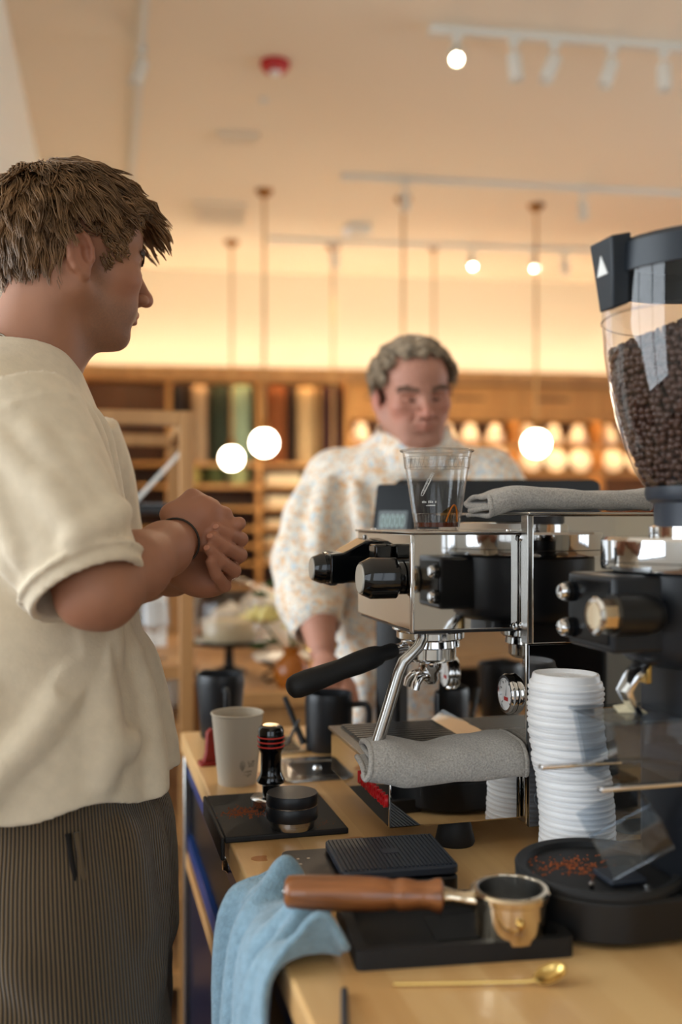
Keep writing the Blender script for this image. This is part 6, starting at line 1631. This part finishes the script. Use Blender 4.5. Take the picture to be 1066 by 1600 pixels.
rp = nd(nt, 'ShaderNodeValToRGB'); rp.color_ramp.elements[0].color = srgb(36, 26, 15); rp.color_ramp.elements[1].color = srgb(106, 85, 56); rp.color_ramp.elements[0].position = 0.1; rp.color_ramp.elements[1].position = 0.75  # wale tone, with the shade of the valleys put into the colour
nt.links.new(mr.outputs[0], rp.inputs[0]); nt.links.new(rp.outputs[0], b.inputs['Base Color'])
bp = nd(nt, 'ShaderNodeBump'); bp.inputs['Strength'].default_value = 0.9; bp.inputs['Distance'].default_value = 0.0016
nt.links.new(mr.outputs[0], bp.inputs['Height']); nt.links.new(bp.outputs[0], b.inputs['Normal'])
b.inputs['Roughness'].default_value = 0.95; b.inputs['Sheen Weight'].default_value = 0.25
cord = m
tr = mesh_obj('trousers', P, Fq, cord, smooth=180); at_person(tr, yb)
a = tr.data.attributes.new('rib', 'FLOAT', 'POINT')
a.data.foreach_set('value', (np.arctan2(P[:, 1]-1.31, P[:, 0]+.36)*.20+0.05*P[:, 2]).astype(np.float32))
slit_m = mat('pocket_shade_dark', (22, 16, 10), 0.95)  # dark tube colour stands in for the shade inside the pocket slit
for off, rr, m_, nm in ((0.0, .0035, cord, 'pocket_welt'), (-.009, .0032, slit_m, 'pocket_slit_shade')):
    at_person(MB().tube([pp(z, -74+off*400-(z-.9)*14, .0030) for z in np.linspace(.985, .862, 12)], [rr*q_ for q_ in (1, 1, 1, 1, 1, 1, 1, 1, 1, .9, .7, .3)], 8).build(nm, m_, smooth=180), yb)
shoe = mat('brown_shoe', (60, 40, 26), 0.5)
for y in (1.205, 1.415):
    Fd = Field((-.46, y-.07, 0), (-.10, y+.07, .13), .006)
    Fd.ell((-.33, y, .05), (.10, .045, .05), .02); Fd.ell((-.22, y, .035), (.09, .045, .032), .03)
    Fd.D[...] = np.maximum(Fd.D, 0.006-Fd.ax[2][None, None, :])
    Pv, Ff = Fd.mesh(1); at_person(mesh_obj('shoe', Pv, Ff, shoe, smooth=180), yb)

# -------------------------------------------------- the older man
ob_ = thing('person', 'older man with curly grey hair in a floral patterned shirt behind the counter', 'person', (0.17, 2.38, 0))
SK2 = (0.46, 0.215, 0.145); RD2 = (0.50, 0.150, 0.105); ST2 = (0.36, 0.22, 0.18)
skin2 = skin_mat('older_skin', (206, 142, 120), None)
h2 = Head((0.168, 2.315, 1.622), math.radians(-78), math.radians(13), math.radians(4), 1.0, 1.09)
F = Field((0.04, 2.17, 1.42), (0.30, 2.47, 1.80), 0.0027)
h2.build(F, open_mouth=.0035, heavy=.007)
F.cone(h2.w((-.022, 0, -.045)), (0.17, 2.37, 1.46), .060, .070, .03)
F.cone(h2.w((.04, 0, -.085)), (0.175, 2.31, 1.47), .034, .045, .03)
P1, F1 = F.mesh(1)
A = Field((-0.16, 1.95, 0.90), (0.45, 2.55, 1.36), 0.0035)
A.chain([(-.068, 2.25, 1.22), (-.052, 2.16, 1.13), (-.040, 2.10, 1.065)], [.046, .041, .030], .02)
A.ell((-.028, 2.065, 1.015), (.036, .030, .045), .015)
for k, (x, l) in enumerate(((-.050, .066), (-.031, .074), (-.011, .072), (.008, .060))):
    A.chain([(x, 2.055, .995), (x+.004, 2.030, .965), (x+.006, 2.024, .940)], [.0115, .0105, .0095], .004)
A.chain([(.0, 2.085, 1.02), (.020, 2.065, .990), (.030, 2.045, .962)], [.014, .012, .010], .006)
A.chain([(.40, 2.25, 1.22), (.37, 2.16, 1.13), (.34, 2.11, 1.06)], [.046, .041, .030], .02)
A.ell((.33, 2.09, 1.015), (.036, .03, .045), .015)
for k, x in enumerate((.305, .322, .340, .356)):
    A.chain([(x, 2.082, .998), (x, 2.072, .968), (x, 2.072, .942)], [.0115, .0105, .0095], .004)
A.chain([(.31, 2.09, 1.02), (.288, 2.08, .995), (.278, 2.072, .968)], [.014, .012, .010], .006)
P2, F2 = A.mesh(1)
body = mesh_obj('body', np.concatenate([P1, P2]), np.concatenate([F1, F2+len(P1)]), skin2, smooth=180); at_person(body, ob_)
add_tint(body, np.concatenate([h2.tint(P1, SK2, RD2, 0.25, ST2, .35), np.tile(np.array(SK2), (len(P2), 1))]))
gl = [(-.12, -.055), (-.06, -.055), (-.040, -.028), (-.030, .015), (-.02, .045), (.010, .048), (.020, .050), (.030, .070), (.042, .094), (.052, .104), (.070, .110), (.085, .116), (.10, .13)]
hair_mesh('hair', h2, gl, 620, 7, 12, ob_, M['hairgrey'],
          lambda r, rs: np.where(r[:, 2] > .10, .032, .040)*rs.uniform(.7, 1.2, len(r)),
          lambda p: np.where(p[:, 2] > .09, .13, .20), 0.12, (-.04, 0, .125),
          lambda r: np.stack([.3*np.clip(r[:, 0]/.06, 0, 1), 0*r[:, 0], -.2*np.clip((.07-r[:, 2])/.05, 0, 1)], 1), curl=0.008, rad=0.0017, spread=.006)
eyew = mat('eye_dark', (58, 46, 40), 0.2)
browm = mat('grey_brow', (120, 92, 74), 0.7)
for sg in (-1, 1):
    rs = np.random.RandomState(9+sg)
    at_person(MB().tube([h2.w((.0905-.0085*f, sg*(.020+.022*f), .0015+.002*math.sin(f*PI))) for f in np.linspace(0, 1, 9)], [.0012, .002, .0026, .003, .003, .003, .0026, .002, .0012], 8).build('eye', eyew, smooth=180), ob_)
    n_ = 110; f = rs.uniform(0, 1, n_); g_ = rs.normal(0, .0025, n_)
    a = np.stack([.1000-.018*f**1.6, sg*(.012+.039*f), .0255+.006*np.sin(f*2.6)+g_], 1); b = a+np.stack([-.001-.003*f, sg*np.full(n_, .0075), .001-.003*f], 1)
    pth = np.stack([a, (a+b)/2+np.array([.0015, 0, 0]), b], 1)
    W = np.array([h2.w(q) for q in pth.reshape(-1, 3)]).reshape(pth.shape)
    V, Q = tubes_mesh(W, np.tile(np.array([.0008, .0008, .0003]), (n_, 1))); at_person(mesh_obj('eyebrow', V, Q, browm, smooth=180), ob_)
at_person(MB().tube([h2.w((.0960-.0105*(abs(f)/.022)**2, f, -.0575)) for f in np.linspace(-.022, .022, 9)], [.0006, .0012, .0017, .002, .002, .002, .0017, .0012, .0006], 6).build('mouth', mat('mouth_dark', (84, 38, 32), .6), smooth=180), ob_)
# floral shirt
cO, sO = math.cos(math.radians(-80)), math.sin(math.radians(-80))
otab = [(.82, .150, .205, .185), (.95, .152, .205, .183), (1.10, .150, .205, .180), (1.25, .145, .210, .176), (1.36, .138, .212, .172), (1.43, .124, .200, .170), (1.475, .104, .168, .170), (1.51, .084, .120, .169), (1.55, .066, .082, .169), (1.6, .03, .04, .169)]
OF = torso_fn(otab, 2.385, cO, sO)
So = Field((-0.21, 2.03, 0.80), (0.57, 2.62, 1.60), 0.0048)
So.func(OF)
So.cone((-.005, 2.40, 1.435), (.345, 2.38, 1.435), .062, .062, .05)
for pts, rr in (([(-.012, 2.385, 1.425), (-.050, 2.35, 1.33), (-.074, 2.29, 1.24), (-.070, 2.225, 1.165), (-.058, 2.175, 1.118)], [.078, .082, .080, .070, .060]), ([(.35, 2.365, 1.425), (.40, 2.33, 1.33), (.415, 2.28, 1.24), (.40, 2.22, 1.17), (.385, 2.185, 1.125)], [.078, .080, .078, .068, .058])):
    So.chain(pts, rr, .035)
for pts, r0 in (([(-.09, 2.31, 1.40), (-.11, 2.27, 1.31), (-.13, 2.24, 1.24)], .012), ([(-.03, 2.28, 1.43), (-.05, 2.25, 1.34), (-.05, 2.20, 1.26)], .012), ([(-.12, 2.22, 1.20), (-.09, 2.16, 1.18), (-.04, 2.15, 1.18)], .010), ([(-.12, 2.20, 1.16), (-.08, 2.14, 1.145), (-.02, 2.14, 1.15)], .011),
                ([(.03, 2.25, 1.42), (.05, 2.24, 1.30), (.04, 2.245, 1.18)], .010), ([(.10, 2.235, 1.38), (.11, 2.23, 1.25), (.09, 2.235, 1.05)], .009), ([(.02, 2.25, 1.10), (.05, 2.24, .98), (.04, 2.24, .86)], .012)):
    q = smooth_path(pts, 7); So.chain(q, [r0*.5, r0*.9, r0, r0, r0, r0*.8, r0*.4], .03)
So.cone((-.062, 2.19, 1.135), (-.030, 2.10, 1.03), .050, .046, .004, 'sub')
So.cone((.388, 2.20, 1.14), (.365, 2.12, 1.05), .048, .044, .004, 'sub')
So.cone((.17, 2.375, 1.47), (.172, 2.33, 1.66), .066, .085, .008, 'sub')
So.D[...] = np.maximum(So.D, 0.835-So.ax[2][None, None, :])
P, Fq = So.mesh(2)
m, nt, b = new_mat('floral_cotton')
tc = nd(nt, 'ShaderNodeTexCoord')
n1 = nd(nt, 'ShaderNodeTexNoise'); n1.inputs['Scale'].default_value = 64; n1.inputs['Detail'].default_value = 2; n1.inputs['Distortion'].default_value = 1.4
n2 = nd(nt, 'ShaderNodeTexNoise'); n2.inputs['Scale'].default_value = 72; n2.inputs['Detail'].default_value = 2; n2.inputs['Distortion'].default_value = 1.2
mp_ = nd(nt, 'ShaderNodeMapping'); mp_.inputs['Location'].default_value = (3.7, 1.9, 7.1)
nt.links.new(tc.outputs['Object'], n1.inputs['Vector']); nt.links.new(tc.outputs['Object'], mp_.inputs[0]); nt.links.new(mp_.outputs[0], n2.inputs['Vector'])
r1 = nd(nt, 'ShaderNodeValToRGB'); r1.color_ramp.elements[0].position = .50; r1.color_ramp.elements[1].position = .56
r2 = nd(nt, 'ShaderNodeValToRGB'); r2.color_ramp.elements[0].position = .55; r2.color_ramp.elements[1].position = .61
nt.links.new(n1.outputs['Fac'], r1.inputs[0]); nt.links.new(n2.outputs['Fac'], r2.inputs[0])
mx1 = nd(nt, 'ShaderNodeMix', data_type='RGBA'); mx2 = nd(nt, 'ShaderNodeMix', data_type='RGBA')
mx1.inputs[6].default_value = srgb(236, 228, 214); mx1.inputs[7].default_value = srgb(224, 184, 142); mx2.inputs[7].default_value = srgb(190, 204, 212)
nt.links.new(r1.outputs[0], mx1.inputs[0]); nt.links.new(mx1.outputs[2], mx2.inputs[6]); nt.links.new(r2.outputs[0], mx2.inputs[0])
nt.links.new(mx2.outputs[2], b.inputs['Base Color']); b.inputs['Roughness'].default_value = .85
floral = m
at_person(mesh_obj('shirt', P, Fq, floral, smooth=180), ob_)
# collar with two points, button placket
cb = MB(); rows = []
for i in range(33):
    a = math.radians(-100-90+18+ (360-36)*i/32 + 20)
    ca_, sa_ = math.cos(a), math.sin(a); front = max(0, math.cos(a-math.radians(-100+10)))
    rows.append([Vector((.170+.078*ca_, 2.365+.082*sa_-.01, 1.512-.03*front)), Vector((.170+.074*ca_, 2.362+.078*sa_-.01, 1.560-.035*front)), Vector((.170+.086*ca_, 2.360+.092*sa_-.012, 1.560-.045*front)), Vector((.170+.098*ca_, 2.362+.106*sa_-.014, 1.508-.075*front))])
cb.add([p for r in rows for p in r], [(i*4+k, i*4+k+1, (i+1)*4+k+1, (i+1)*4+k) for i in range(32) for k in range(3)])
at_person(cb.build('collar', floral, smooth=180, solid=.003), ob_)
at_person(MB().tube([(.155, 2.262-.0*z, z) for z in np.linspace(1.47, .86, 14)], .004, 6, flat=.4).build('placket', floral, smooth=180), ob_)
btn = mat('grey_button', (70, 70, 74), .4)
for z in (1.47, 1.40, 1.31, 1.22, 1.13, 1.04): at_person(MB().lathe([(.005, 0), (.005, .002), (0, .0024)], 12, (.156, 2.250, z), (0, -1, 0)).build('button', btn), ob_)
gb = [Vector((-.042+.0335*math.cos(2*PI*i/26), 2.108+.030*math.sin(2*PI*i/26)*1.0, 1.072+.012*math.sin(2*PI*i/26))) for i in range(26)]
at_person(MB().tube(gb, .003, 6, closed=True).build('bracelet', M['gold'], smooth=180), ob_)
Tr = Field((-0.08, 2.2, 0.04), (0.44, 2.6, 0.9), .009)
Tr.cone((.10, 2.39, .80), (.09, 2.39, .1), .125, .085, .03); Tr.cone((.27, 2.39, .80), (.28, 2.39, .1), .125, .085, .03)
P, Fq = Tr.mesh(1); at_person(mesh_obj('trousers', P, Fq, mat('dark_trousers', (36, 38, 46), .9), smooth=180), ob_)
for x in (.09, .28):
    Fd = Field((x-.07, 2.2, 0), (x+.07, 2.5, .14), .008); Fd.ell((x, 2.36, .05), (.045, .09, .05), .02); Fd.ell((x, 2.29, .035), (.045, .08, .032), .03)
    Fd.D[...] = np.maximum(Fd.D, 0.008-Fd.ax[2][None, None, :])
    Pv, Ff = Fd.mesh(1); at_person(mesh_obj('shoe', Pv, Ff, shoe, smooth=180), ob_)
